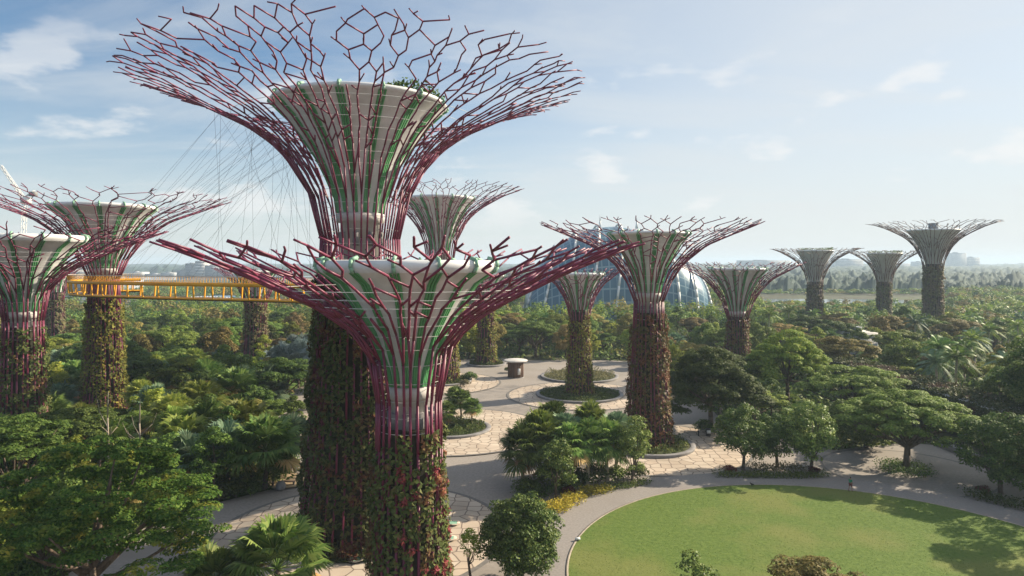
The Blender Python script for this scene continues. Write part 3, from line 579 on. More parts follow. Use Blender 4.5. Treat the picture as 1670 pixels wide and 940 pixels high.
def fan_palm(seed, h=6.0, nf=26, L=1.3, fr=1.5, droop=.5, nb=26, dead=True):
    "fan palm: ringed trunk, petioles and round pleated fans of narrow blades"
    rng = RS(seed); mb = MB(); tk = MB()
    tk.path([(0, 0, -.1), (.05, 0, h * .3), (.02, .06, h * .65), (0, 0, h)], [.26, .19, .17, .2], 8)
    for k in range(nf):
        a = k * 2.399 + rng.uniform(-.2, .2); f = k / nf; el = math.radians(82 - 105 * f * (.75 + droop * .5) + rng.uniform(-8, 8))
        d = np.array([math.cos(a) * math.cos(el), math.sin(a) * math.cos(el), math.sin(el)]); b = np.array([0, 0, h]); tip = b + d * L * rng.uniform(.8, 1.15)
        tk.segs([b], [tip], .03, .02, 4, m=1, cap=False)
        side = np.cross(d, [0, 0, 1.]); side /= max(np.linalg.norm(side), 1e-6); nn = np.cross(side, d)
        mm = 1 if (dead and f > .93) else 0
        ang = np.linspace(-2.05, 2.05, nb) + rng.uniform(-.05, .05, nb); ln = fr * (1 - .22 * np.abs(ang) / 2) * rng.uniform(.85, 1.1)
        dirs = d[None] * np.cos(ang)[:, None] + side[None] * np.sin(ang)[:, None]; per = -d[None] * np.sin(ang)[:, None] + side[None] * np.cos(ang)[:, None]
        m1 = tip + dirs * (ln * .62)[:, None]; e = tip + dirs * ln[:, None] + np.stack([0 * ln, 0 * ln, -.26 * ln * rng.uniform(.6, 1.5, nb)], 1) + nn * .04
        w = fr * .052
        V = np.stack([np.repeat(tip[None], nb, 0), m1 - per * w + nn * .03, e, m1 + per * w + nn * .03], 1)
        mb.add(V.reshape(-1, 3), np.arange(4 * nb).reshape(-1, 4), m=mm)
    return mb, tk
def feather_palm(seed, h=8.0, nf=15, L=3.2, nl=20, up=75):
    rng = RS(seed); mb = MB(); tk = MB(); lean = rng.uniform(-.5, .5, 2)
    top = np.array([lean[0], lean[1], h]); tk.path([(0, 0, -.1), (lean[0] * .3, lean[1] * .3, h * .4), tuple(top)], [.24, .17, .14], 8)
    for k in range(nf):
        a = k * 2.399; f = k / nf; el = math.radians(up - (up + 25) * f + rng.uniform(-8, 8)); t = np.linspace(0, 1, nl)
        hd = np.array([math.cos(a), math.sin(a), 0]); le = L * rng.uniform(.85, 1.1)
        pts = top + hd * (le * np.cos(el) * t)[:, None] + np.array([0, 0, 1.]) * (le * (np.sin(el) * t - .62 * t ** 2.2 * (1.1 - .4 * abs(np.sin(el)))))[:, None]
        tk.path(pts[::4], np.linspace(.04, .012, len(pts[::4])), 4, 1)
        side = np.array([-hd[1], hd[0], 0]); tan = np.gradient(pts, axis=0); tan /= np.linalg.norm(tan, axis=1, keepdims=True)
        for s in (-1, 1):
            ll = le * .30 * np.sin(np.clip(t * .85 + .14, 0, 1) * math.pi) ** .7
            e = pts + (side * s * .85 + tan * .5) * ll[:, None] - np.array([0, 0, 1]) * (ll * .42)[:, None]
            mid = (pts + e) / 2 + np.array([0, 0, .05]); w = tan * .075 * (L / 3.2)
            V = np.stack([pts - w * .4, mid - w, e, mid + w], 1); mb.add(V.reshape(-1, 3), np.arange(4 * nl).reshape(-1, 4))
    return mb, tk
def shrub_mb(seed, R=1.2, h=1.3, nper=60, size=.26):
    rng = RS(seed); nc = 12; a = rng.rand(nc) * 6.283; r = R * .7 * np.sqrt(rng.rand(nc)); c = np.stack([r * np.cos(a), r * np.sin(a), h * rng.uniform(.3, .75, nc)], 1)
    mb = MB(); clump_leaves(mb, rng, c, rng.uniform(.4, .65, nc) * R, .8, nper, size, up=.7)
    tk = MB(); limb_tree(tk, rng, h * .6, .05, c[:4], fork=.4)
    return mb, tk
PROTO = {}
def proto(key, pair, leaf, bark='bark', leaf2=None, bark2=None):
    mb, tk = pair
    cm = mb.mesh('crown', [M[leaf]] + ([M[leaf2]] if leaf2 else [])); tm = tk.mesh('trunk', [M[bark], M[bark2 or bark]], True)
    PROTO[key] = (cm, tm)
def plant(key, name, label, cat, x, y, s=1.0, rz=0.0, group=None, leaf=None, sz=None):
    cm, tm = PROTO[key]
    t = thing(name, label, cat, (x, y, 0), group, rz, (s, s, s * (sz or 1.0)))
    c = link('crown', cm, t); tr = link('trunk', tm, t)
    if leaf:
        c.material_slots[0].link = 'OBJECT'; c.material_slots[0].material = M[leaf]
    return t
for i, (sd_, lf) in enumerate([(101, 'leaf_mid'), (102, 'leaf_mid'), (103, 'leaf_mid'), (104, 'leaf_mid')]): proto(f'round{i}', crown_round(sd_, nc=40, nper=36, size=.5), lf)
for i in range(3): proto(f'tall{i}', crown_tall(201 + i, nper=30), 'leaf_mid')
for i in range(2): proto(f'umb{i}', crown_umbrella(301 + i, 6.0, 9.0, 3.6, 60, 30, .5), 'leaf_mid')
for i in range(3): proto(f'fan{i}', fan_palm(401 + i, 3.5 + i * .45, 46, 1.4, 1.5, .8), 'palm', 'palebark', 'deadleaf', 'palm')
proto('fanbig', fan_palm(411, 3.2, 36, 1.9, 1.9, .45, nb=30), 'palm', 'bark', 'deadleaf', 'palm')
proto('fanbig2', fan_palm(412, 2.9, 32, 1.8, 1.75, .55, nb=28), 'palm', 'bark', 'deadleaf', 'palm')
for i in range(3): proto(f'feather{i}', feather_palm(501 + i, 8.0 - i, 16, 3.4), 'palm', 'palebark', None, 'palm')
proto('banana', feather_palm(511, 2.2, 12, 3.4, 14, 85), 'palm_light', 'bark', None, 'palm_light')
for i in range(3): proto(f'shrub{i}', shrub_mb(601 + i), 'hedge_green')
proto('silver', fan_palm(420, 2.6, 44, 1.8, 1.5, .45, nb=24, dead=False), 'palm_silver', 'bark', None, 'palm_silver')

# ------------------------------------------------------------------ planters, beds, hedges
def ring_planter(label, pos, r, leafkey, seed, hh=.7, kerb_h=.5, n=2600, size=.35, inner=0.0, kerbw=.8):
    root = thing('planter', label, 'planter', (pos[0], pos[1], 0), 'round planters on the plaza'); rng = RS(seed)
    mb = MB(); mb.lathe([(r - kerbw, 0), (r - kerbw, kerb_h - .04), (r - kerbw + .06, kerb_h), (r - .06, kerb_h), (r, kerb_h - .06), (r - .12, .14), (r - .12, 0)][::-1], 80); mb.build('kerb', M['kerb'], root)
    mb = MB(); mb.lathe([(0.02, kerb_h - .1), (r - kerbw, kerb_h - .1)][::-1], 60); mb.build('soil', M['soil'], root)
    a = rng.rand(n) * 2 * math.pi; rr = inner + (r - kerbw - .15 - inner) * np.sqrt(rng.rand(n)); z = kerb_h + hh * rng.rand(n) * (.6 + .4 * np.sin(a * 7 + rr))
    mb = MB(); mb.leaves(np.stack([rr * np.cos(a), rr * np.sin(a), z], 1), rng.normal(size=(n, 3)) * .8 + [0, 0, .8], rng.uniform(.6, 1.3, n) * size, .5, rng)
    mb.build('planting', M[leafkey], root)
    return root
ring_planter('round kerbed planter around the short yellow green supertree', TD, 9.3, 'hedge_green', 11, .7, n=5200)
ring_planter('round kerbed planter behind the short yellow green supertree', (XD(945, 168)), 9.6, 'hedge_tan', 12, 1.3, n=5200)
ring_planter('round kerbed planter around the rust vined supertree', TC, 7.0, 'hedge_green', 13, 1.0, n=3600)
ring_planter('round kerbed planter beside the flat roofed kiosk', TJ, 5.6, 'hedge_green', 14, .9, n=1800, size=.5)
ring_planter('low kerbed bed at the foot of the half hidden tall supertree', TI, 7.6, 'hedge_green', 15, .7, n=2600, size=.45)
ring_planter('kerbed bed of small palms right of the front supertree stem', (-10.3, 115.0), 6.8, 'hedge_green', 16, .9, n=4200)
ring_planter('kerbed bed left of the tallest supertree stem', (-29.0, 117.0), 6.2, 'hedge_green', 17, .9, n=2600)
def base_bed(label, pos, r0, r1, leafkey, seed, n, hh):
    rng = RS(seed); a = rng.rand(n) * 2 * math.pi; rr = r0 + (r1 - r0) * rng.rand(n); z = hh * rng.rand(n) * (1.1 - .6 * (rr - r0) / (r1 - r0))
    mb = MB(); mb.leaves(np.stack([rr * np.cos(a), rr * np.sin(a), z], 1), rng.normal(size=(n, 3)) * .8 + [0, 0, .5], rng.uniform(.25, .5, n), .45, rng)
    mb.lathe([(r1 - .1, .12), (r0 * .5, .12)][::-1], 48, m=1)
    return tag(mb.build('flower_bed', [M[leafkey], M['soil']], None, False, (pos[0], pos[1], .1)), label, 'flower bed')
base_bed('leafy flower bed round the foot of the tallest supertree', TA, 5.6, 7.6, 'vine_dark', 21, 5200, 1.5)
base_bed('leafy flower bed round the foot of the front supertree', TB, 2.8, 4.4, 'vine_red', 22, 3600, 1.4)
def hedge(name, label, pts, width, h, leafkey, seed, dens=90, size=.24, cat='hedge'):
    rng = RS(seed); pts = np.array(pts, float); dl = np.concatenate([[0], np.cumsum(np.linalg.norm(np.diff(pts, axis=0), axis=1))]); n = int(dl[-1] * width * dens)
    t = rng.rand(n) * dl[-1]; x = np.interp(t, dl, pts[:, 0]); y = np.interp(t, dl, pts[:, 1]); o = rng.uniform(-.5, .5, (n, 2)) * width
    z = h * rng.rand(n) ** .6 * (.75 + .25 * np.sin(t * 3.1) * np.sin(t * 1.7 + 1)); mb = MB()
    x += o[:, 0]; y += o[:, 1]; cx, cy = x.mean(), y.mean()
    mb.leaves(np.stack([x - cx, y - cy, z], 1), rng.normal(size=(n, 3)) * .7 + [0, 0, .7], rng.uniform(.7, 1.3, n) * size, .55, rng)
    return tag(mb.build(name, M[leafkey], None, False, (cx, cy, .12)), label, cat)
def arc(r, a0, a1, n=10): return [(LC[0] + r * math.cos(math.radians(a)), LC[1] + r * math.sin(math.radians(a))) for a in np.linspace(a0, a1, n)]
hedge('hedge', 'bright yellow clipped hedge on the left end of the palm bed', [G(880, 836), G(905, 838), G(925, 826), G(942, 818)], 2.4, 1.25, 'hedge_yellow', 31, 130)
hedge('hedge', 'short bright yellow hedge in the middle of the palm bed', [G(950, 812), G(970, 808), G(990, 802)], 2.0, 1.15, 'hedge_yellow', 32, 130)
hedge('hedge', 'low green hedge on the right end of the palm bed', [G(990, 802), G(1020, 797), G(1054, 790)], 1.7, .75, 'hedge_green', 33)
hedge('hedge', 'dark green low hedge under the palms of the palm bed', [G(845, 806), G(870, 812), G(890, 805), G(940, 796)], 2.6, .9, 'leaf_dark', 34, 70)
hedge('hedge', 'green hedge in front of the paired trees beyond the lawn', [G(1172, 779), G(1230, 780), G(1290, 781), G(1345, 779)], 2.0, .8, 'hedge_green', 35)
hedge('hedge', 'yellow green hedge behind the green one beyond the lawn', [G(1222, 770), G(1270, 770), G(1320, 771)], 1.8, 1.3, 'hedge_tan', 36)
hedge('hedge', 'olive hedge under the rightmost tree by the lawn path', [G(1582, 812), G(1630, 824), G(1690, 838)], 2.4, 1.3, 'hedge_green', 37)
hedge('hedge', 'round dark hedge at the foot of the spreading umbrella tree', disc(*G(1477, 770), 2.3, 14), 2.6, 1.2, 'leaf_dark', 38, 60)
for i, (u, v, what) in enumerate([(1190, 772, 'left end of the green hedge beyond the lawn'), (1330, 775, 'right end of the green hedge beyond the lawn'), (1605, 806, 'left end of the olive hedge by the lawn path'), (928, 806, 'gap between the two yellow hedges')]):
    x, y = G(u, v); t = plant('shrub0', 'red_shrub', f'dark red shrub at the {what}', 'shrub', x, y, .75, i, 'red leaved shrubs', 'hedge_red')

# ------------------------------------------------------------------ hero trees (each at its measured place)
def hero(name, label, cat, pair, x, y, leaf, bark='bark', group=None):
    mb, tk = pair; t = thing(name, label, cat, (x, y, 0), group)
    mb.build('crown', M[leaf], t); tk.build('trunk', M[bark], t, True); return t
x, y = XD(150, 49); hero('rain_tree', 'huge spreading green tree filling the lower left corner', 'tree', crown_umbrella(700, 8.5, 15.0, 8.6, 210, 62, .32, (.6, 1.5), .30, .42), x, y, 'leaf_big')
x, y = XD(850, 60); hero('broadleaf_tree', 'dense round glossy tree between plaza and lawn edge', 'tree', crown_round(701, 3.6, 3.5, 4.0, 190, 80, .28, (.55, .95)), x, y, 'leaf_glossy')
x, y = XD(768, 60); hero('broadleaf_tree', 'small sparse sapling left of the dense round tree', 'tree', crown_round(702, .85, 1.3, 3.5, 12, 80, .26, (.35, .6)), x, y, 'leaf_light')
x, y = XD(872, 50); hero('broadleaf_tree', 'low tree top just below the dense round tree', 'tree', crown_round(703, 1.7, 1.6, 2.9, 40, 70, .27, (.4, .7)), x, y, 'leaf_glossy')
x, y = XD(1135, 47); hero('broadleaf_tree', 'small tree top poking up before the lawn, left one', 'tree', crown_round(704, 1.9, 2.0, 5.7, 30, 70, .27, (.45, .8)), x, y, 'leaf_glossy')
x, y = XD(1335, 45); hero('broadleaf_tree', 'brownish flowering tree top poking up before the lawn', 'tree', crown_umbrella(705, 3.4, 8.0, 2.0, 60, 70, .27, (.5, .9), .5), x, y, 'leaf_olive')
x, y = XD(1160, 114); hero('broadleaf_tree', 'dark domed tree right of the rust vined supertree', 'tree', crown_umbrella(706, 7.9, 13.2, 9.5, 190, 34, .46, (1.1, 1.9), .45), x, y, 'leaf_dark')
x, y = XD(1285, 134); hero('broadleaf_tree', 'rounded yellow green tree behind the dark domed tree', 'tree', crown_umbrella(707, 7.2, 14.2, 9.0, 150, 34, .46, (1.0, 1.7), .5), x, y, 'leaf_light')
x, y = G(1478, 766); hero('rain_tree', 'broad umbrella tree with thick trunk rising from a round hedge', 'tree', crown_umbrella(708, 8.8, 10.0, 4.9, 170, 40, .42, (.9, 1.6), .34, .4), x, y, 'leaf_mid')
x, y = XD(1400, 121); hero('rain_tree', 'low flat topped green tree behind the broad umbrella tree', 'tree', crown_umbrella(709, 9.0, 9.2, 4.0, 130, 34, .46, (1.0, 1.8), .34), x, y, 'leaf_mid')
x, y = G(1212, 767); hero('broadleaf_tree', 'left one of the paired round trees beyond the lawn', 'tree', crown_round(710, 3.3, 3.5, 5.0, 70, 44, .36, (.7, 1.2)), x, y, 'leaf_glossy')
x, y = G(1322, 772); hero('broadleaf_tree', 'right one of the paired round trees beyond the lawn', 'tree', crown_round(711, 3.4, 3.8, 5.3, 70, 44, .36, (.7, 1.2)), x, y, 'leaf_glossy')
x, y = G(1268, 762); hero('broadleaf_tree', 'bushy dark tree between the paired round trees', 'tree', crown_round(712, 3.2, 3.2, 4.2, 60, 44, .36, (.7, 1.2)), x, y, 'leaf_dark')
x, y = G(1632, 806); hero('broadleaf_tree', 'dark round tree at the right edge over an olive hedge', 'tree', crown_round(713, 4.3, 4.4, 5.6, 90, 44, .36, (.8, 1.3)), x, y, 'leaf_dark')
x, y = XD(1690, 86); hero('broadleaf_tree', 'tree with orange blossom cut off by the right edge', 'tree', crown_round(714, 3.2, 3.4, 4.6, 60, 40, .36, (.8, 1.3)), x, y, 'leaf_olive')
x, y = XD(1412, 104); hero('broadleaf_tree', 'dark bushy tree just left of the broad umbrella tree', 'tree', crown_round(715, 4.6, 3.4, 3.8, 70, 36, .4, (.9, 1.5)), x, y, 'leaf_dark')
x, y = G(907, 818); hero('broadleaf_tree', 'small round tree at the front of the palm bed', 'tree', crown_round(716, 2.2, 2.7, 4.6, 50, 60, .30, (.5, .95)), x, y, 'leaf_glossy')
x, y = G(1030, 792); hero('broadleaf_tree', 'slender bright round tree at the right end of the palm bed', 'tree', crown_round(717, 2.4, 3.9, 5.4, 56, 60, .30, (.5, .9)), x, y, 'leaf_glossy')
x, y = XD(120, 92); hero('rain_tree', 'dark layered tree between the two left supertrees', 'tree', crown_umbrella(718, 6.0, 8.3, 3.6, 110, 36, .42, (.9, 1.6), .3), x, y, 'leaf_dark')
x, y = XD(20, 70); hero('rain_tree', 'light green layered tree at the left edge below red vines', 'tree', crown_umbrella(719, 5.5, 12.2, 4.0, 90, 44, .38, (.8, 1.4), .28), x, y, 'leaf_mid')
# palms of the palm bed
pb = [(852, 800, 1.05, 'left end'), (880, 790, 1.12, 'second from left'), (930, 800, .92, 'front middle'), (922, 782, 1.1, 'back, above the small round tree'), (958, 794, 1.0, 'middle, behind the short yellow hedge'), (962, 774, 1.05, 'farthest back'), (990, 788, 1.02, 'right of the short yellow hedge'), (1006, 776, 1.0, 'behind the slender bright tree'), (900, 770, 1.05, 'back left')]
for i, (u, v, s, wh) in enumerate(pb):
    x, y = G(u, v); plant(f'fan{i % 3}', 'fan_palm', f'fan palm in the palm bed, {wh}', 'palm', x, y, s * 1.22, i * 1.3, 'fan palms of the palm bed', ('palm', 'palm_light', 'palm', 'palm_blue')[i % 4], 1.12)
# foreground and left palms
x, y = XD(452, 53); plant('fanbig', 'fan_palm', 'bright fan palm in front of the plaza at the lower left', 'palm', x, y, 1.28, .4, None, 'palm', 1.05)
x, y = XD(350, 52); plant('fanbig2', 'fan_palm', 'darker fan palm beside the huge lower left tree', 'palm', x, y, 1.1, 1.9, None, 'palm')
lp = [(432, 797, 1.5, 'fanbig', 'palm', 'large green fan palm beside the tan paving pad'), (372, 790, 1.35, 'fanbig2', 'palm_blue', 'blue green fan palm left of the large green one'), (312, 800, 1.25, 'fanbig2', 'palm_blue', 'blue grey fan palm over the path edge'),
      (395, 760, 1.5, 'fanbig', 'palm_light', 'sunlit light green fan palm behind the large green one'), (335, 745, 1.4, 'fanbig2', 'palm', 'fan palm in the shade behind the sunlit one'), (430, 680, 1.6, 'fanbig2', 'palm_blue', 'fan palm by the bend of the left path'), (385, 690, 1.6, 'fanbig', 'palm', 'broad fan palm under the grey brown supertree'),
      (285, 735, 1.4, 'fanbig', 'palm_light', 'pale fan palm below the bare branching sapling'), (340, 665, 1.6, 'fanbig2', 'palm', 'fan palm in the middle of the left thicket'), (250, 700, 1.3, 'fanbig2', 'palm_blue', 'dark fan palm right of the yellow vined supertree'), (300, 655, 1.5, 'fanbig', 'palm', 'green fan palm deep in the left thicket'), (215, 725, 1.2, 'banana', None, 'yellow green feathery palm below the yellow vined supertree'), (80, 760, 1.4, 'banana', None, 'arching feathery palm at the foot of the red vined supertree'), (455, 655, 1.2, 'fanbig2', 'palm', 'small fan palm above the left path')]
for i, (u, v, s, k, lf, lb) in enumerate(lp):
    x, y = G(u, v); plant(k, 'fan_palm' if k != 'banana' else 'feather_palm', lb, 'palm', x, y, s, i * 1.1, 'palms left of the plaza', lf)
for i, (u, v, s, lb) in enumerate([(470, 640, 2.0, 'silver fan palm left of the tallest supertree stem, lower one'), (496, 628, 2.0, 'silver fan palm touching the tallest supertree stem'), (452, 630, 1.7, 'silver fan palm nearest the grey brown supertree'), (482, 618, 2.0, 'silver fan palm at the back of the silver clump')]):
    x, y = G(u, v); plant('silver', 'silver_palm', lb, 'palm', x, y, s, i, 'silver palms')
for i, (u, v, s, lb) in enumerate([(728, 700, .8, 'small palm in the kerbed bed, left'), (752, 690, .95, 'small palm in the kerbed bed, middle'), (770, 697, .75, 'small palm in the kerbed bed, right'), (742, 676, .9, 'small palm in the kerbed bed, back')]):
    x, y = G(u, v); plant(f'fan{i % 3}', 'fan_palm', lb, 'palm', x, y, s, i, 'small palms in the kerbed bed', 'palm')
for i, (u, v, s, lf, lb) in enumerate([(765, 622, 1.6, 'leaf_dark', 'dark round shrub at the foot of the half hidden supertree'), (758, 632, 1.3, 'hedge_tan', 'tan shrub in front of the dark round shrub'), (1150, 706, 1.6, 'leaf_dark', 'dark shrub beside the litter bin'), (832, 608, 1.2, 'leaf_dark', 'dark shrub at the left side of the kiosk'), (505, 668, 1.3, 'leaf_dark', 'dark shrub by the bend of the path left of the tallest stem'),
                                       (500, 878, 1.1, 'hedge_red', 'dark purple shrub left of the tallest supertree foot'), (448, 772, 1.3, 'palm', 'leafy shrub beside the tan paving pad'), (385, 812, 1.3, 'hedge_green', 'shrub on the path edge below the fan palms'), (412, 806, 1.1, 'hedge_green', 'low shrub on the path edge next to the stone ball'), (355, 816, 1.2, 'hedge_tan', 'yellowish shrub where the path leaves under the huge tree')]):
    x, y = G(u, v); plant(f'shrub{i % 3}', 'shrub', lb, 'shrub', x, y, s, i, 'shrubs on the plaza edge', lf)
for i, (u, v, s) in enumerate([(858, 806, 1.4), (893, 794, 1.8), (925, 800, 1.3), (950, 792, 1.5), (975, 788, 1.6), (1003, 784, 1.5), (915, 780, 2.0), (1040, 782, 1.4)]):
    x, y = G(u, v); plant(f'shrub{i % 3}', 'shrub', 'leafy green shrub filling the ground between the palms of the palm bed', 'shrub', x, y, s, i, 'shrubs under the palm bed', ['leaf_dark', 'hedge_green', 'leaf_mid'][i % 3])
x, y = 73.5, 84; hero('broadleaf_tree', 'tall dark tree outside the right edge shading the lawn path', 'tree', crown_round(730, 5.2, 5.0, 7.4, 80, 30, .45, (1.0, 1.6)), x, y, 'leaf_dark')
for i, (x, y, lb) in enumerate([(83, 105, 'tall tree behind the arcade, outside the right edge, nearest'), (90, 114, 'tall tree behind the arcade, outside the right edge, middle'), (80, 97, 'tall tree behind the arcade, outside the right edge, by its end')]):
    hero('broadleaf_tree', lb, 'tree', crown_round(740 + i, 6.0, 6.5, 10.5, 90, 26, .5, (1.1, 1.9)), x, y, 'leaf_mid')
x, y = 67, 72; hero('rain_tree', 'spreading tree outside the right edge over the lawn', 'tree', crown_umbrella(732, 9.0, 14.0, 6.0, 150, 26, .45, (.9, 1.6), .34), x, y, 'leaf_mid')
# bare pale saplings at the left
def bare(label, u, D, h, seed):
    rng = RS(seed); x, y = XD(u, D); t = thing('bare_tree', label, 'tree', (x, y, 0)); mb = MB()
    mb.path([(0, 0, 0), (.1, 0, h * .35), (-.1, .1, h * .7), (.05, 0, h)], [.13, .11, .09, .03], 6); mb.build('trunk', M['palebark'], t, True)
    for k in range(5):
        z = h * rng.uniform(.35, .8); a = rng.uniform(0, 6.28); l = h * rng.uniform(.15, .32); mb = MB()
        mb.path([(0, 0, z), (math.cos(a) * l * .6, math.sin(a) * l * .6, z + l * .6), (math.cos(a) * l * .8, math.sin(a) * l * .8, z + l * 1.15)], [.055, .035, .012], 5); mb.build('branch', M['palebark'], t)
bare('bare pale stemmed sapling in front of the yellow vined supertree', 176, 88, 11.5, 1); bare('bare forked pale sapling right of the yellow vined supertree', 228, 88, 10.5, 2)

# ------------------------------------------------------------------ woods
EX = [(TA, 9), (TB, 8), (TC, 12), (TD, 13), (TE, 5), (TF, 6), (TG, 6), (TH, 6), (TI, 9), (TJ, 8), (TK, 5), (TL, 6), (TM, 5.5), (TN, 5)]
HERO_XY = [(o.location.x, o.location.y, 4.5) for o in bpy.data.objects if o.get('category') in ('tree',)]
def free(x, y, margin=1.0):
    ok = ~in_poly(PLAZA, x, y) & (np.hypot(x - LC[0], y - LC[1]) > 34)
    for (c, r) in EX: ok &= np.hypot(x - c[0], y - c[1]) > r
    for hx, hy, r in HERO_XY: ok &= np.hypot(x - hx, y - hy) > r
    ok &= ~((x > 46) & (x < 81) & (y > 60) & (y < 158))            # the arcade
    ok &= ~((np.abs(x - XD(841, 170)[0]) < 7) & (np.abs(y - 172) < 9))
    return ok
def zone(u):
    if u < 250: return 'under the left supertrees'
    if u < 700: return 'under the yellow walkway'
    if u < 900: return 'behind the kiosk'
    if u < 1130: return 'before the glass dome'
    if u < 1330: return 'behind the dark domed tree'
    return 'behind the vine covered arcade'
def wood():
    rng = RS(77); pts = []; n_t = 0; n_p = 0; cell = {}
    cand = []
    for D0, D1, sp, num in ((52, 100, 5.2, 2500), (100, 170, 6.0, 6000), (170, 255, 7.6, 6000)):
        D = np.sqrt(rng.uniform(D0 ** 2, D1 ** 2, num)); u = rng.uniform(-60, 1730, num); x = (u - CU) / F * D
        ok = free(x, D); cand += [(a, b, c, sp) for a, b, c in zip(x[ok], D[ok], u[ok])]
    kept = np.zeros((0, 2)); K = []
    for x, D, u, sp in cand:
        if D < 100 and not (u < 480 and 60 < D): continue
        if len(kept) and (np.hypot(kept[:, 0] - x, kept[:, 1] - D) < sp).any(): continue
        kept = np.vstack([kept, (x, D)]); K.append((x, D, u))
    KL = {'leaf_mid': 'mid green', 'leaf_dark': 'dark green', 'leaf_light': 'light green', 'leaf_olive': 'olive', 'leaf_tan': 'tan'}
    cnt = {'t': 0, 'p': 0}
    for x, D, u in K:
        right = u > 1230; r = rng.rand(); near = D < 125
        pp = .5 if right else (.34 if u < 480 and D < 170 else .10)
        hmax = 28 - 18.0                       # keep the wood's top under the sight line seen in the photo
        if r < pp:
            if right: key = rng.choice(['feather0', 'feather1', 'feather2', 'banana', 'fan0']); lf = rng.choice(['palm', 'palm_light', 'palm', 'palm_blue'])
            else: key = rng.choice(['fan0', 'fan1', 'fan2', 'fanbig', 'fanbig2']); lf = rng.choice(['palm', 'palm', 'palm_blue', 'palm_light'])
            feather = key.startswith('feather') or key == 'banana'
            nm = 'feather_palm' if feather else 'fan_palm'; cl = {'palm': 'green', 'palm_light': 'light green', 'palm_blue': 'blue green'}[lf]
            plant(key, nm, f'{cl} {"feather" if feather else "fan"} palm in the wood {zone(u)}', 'palm', x, D, rng.uniform(.95, 1.5) if key[:3] != 'fan' or 'big' not in key else rng.uniform(1.1, 1.6), rng.rand() * 6, f'palms in the wood {zone(u)}', lf)
            cnt['p'] += 1
        else:
            key = rng.choice(['round0', 'round1', 'round2', 'round3', 'tall0', 'tall1', 'tall2', 'umb0', 'umb1']); lf = rng.choice(['leaf_mid', 'leaf_mid', 'leaf_dark', 'leaf_light', 'leaf_olive', 'leaf_tan'], p=[.28, .11, .20, .18, .19, .04])
            shape = {'r': 'round', 't': 'tall', 'u': 'spreading'}[key[0]]; base = {'r': .95, 't': .78, 'u': .95}[key[0]]
            plant(key, 'broadleaf_tree', f'{shape} {KL[lf]} tree in the wood {zone(u)}', 'tree', x, D, base * rng.uniform(.6, 1.32) * (0.42 if (125 < u < 222 and D < 119) or (-10 < u < 78 and D < 92) else 0.72 if near else 1.0), rng.rand() * 6, f'trees in the wood {zone(u)}', lf)
            cnt['t'] += 1
    print('WOOD', cnt)
    return kept
KEPT = wood()
def undergrowth():
    rng = RS(9); n = 26000; v = rng.uniform(505, 990, n); u = rng.uniform(-80, 1750, n); D = F * H / (v - HV); x = (u - CU) / F * D
    ok = ~in_poly(PLAZA, x, D) & (np.hypot(x - LC[0], D - LC[1]) > 31.5) & ~((x > 66) & (x < 80) & (D > 88) & (D < 156)); x, D = x[ok], D[ok]
    for c, r in EX: k = np.hypot(x - c[0], D - c[1]) > r * .75; x, D = x[k], D[k]
    n = len(x); m = 9; s = np.clip(D * .0065, .3, 1.3)
    C = np.stack([x, D, .5 + .4 * rng.rand(n)], 1)[:, None] + rng.normal(size=(n, m, 3)) * (np.stack([s, s, s * .55], 1)[:, None] * 1.3); C[..., 2] = np.abs(C[..., 2])
    C = C.reshape(-1, 3); mb = MB(); mb.leaves(C, rng.normal(size=C.shape) * .8 + [0, 0, .9], np.repeat(s, m) * rng.uniform(.7, 1.4, n * m), .5, rng)
    tag(mb.build('undergrowth', M['under']), 'low leafy undergrowth covering the ground between the trees', 'undergrowth', kind='stuff')
undergrowth()
def distant_wood():
    rng = RS(15); D = np.sqrt(rng.uniform(250 ** 2, 640 ** 2, 5200)); u = rng.uniform(-80, 1750, len(D)); x = (u - CU) / F * D
    ok = ~in_poly([(-420, 395), (-160, 380), (-112, 415), (-140, 475), (-420, 530)], x, D)
    ok &= ~((np.abs(x - 57) < 56) & (D > 325) & (D < 430))
    ok &= ~((u > 1230) & (D > 452) & (D < 600) & (u < 1545))
    ok &= ~((u > 160) & (u < 460) & (D > 385) & (D < 470))
    for c, r in EX: ok &= np.hypot(x - c[0], D - c[1]) > r
    x, D, u = x[ok], D[ok], u[ok]; n = len(x); mb = MB()
    tone = rng.choice(8, n)
    for kind in range(8):
        sel = tone == kind; xs, ds = x[sel], D[sel]; k = len(xs); m = 105
        R = rng.uniform(1.9, 5.2, k); Hh = rng.uniform(5.5, 12.5, k) * np.where(u[sel] > 1230, .78, 1) * np.where((u[sel] > 1240) & (u[sel] < 1550) & (ds > 300), .58, 1)
        d = rng.normal(size=(k, m, 3)); d /= np.linalg.norm(d, axis=2, keepdims=True); d[..., 2] = np.where(d[..., 2] < -.3, -d[..., 2], d[..., 2])
        lump = 1 + .3 * np.sin(d[..., :1] * 5 + xs[:, None, None]) * np.cos(d[..., 1:2] * 4 + ds[:, None, None])
        C = np.stack([xs, ds, Hh * .62], 1)[:, None] + d * lump * np.stack([R, R, Hh * .38], 1)[:, None] * (.6 + .4 * rng.rand(k, m, 1))
        mb.leaves(C.reshape(-1, 3), (d + rng.normal(size=d.shape) * .5 + [0, 0, .4]).reshape(-1, 3), np.repeat(R * .31, m) * rng.uniform(.6, 1.3, k * m), .7, rng, kind)
    tag(mb.build('distant_wood', [M[k] for k in ('leaf_mid', 'leaf_olive', 'leaf_dark', 'leaf_light', 'palm', 'leaf_dark', 'leaf_tan', 'palm_light')]), 'dense distant wood of mixed green trees beyond the gardens', 'wood', kind='stuff')
distant_wood()
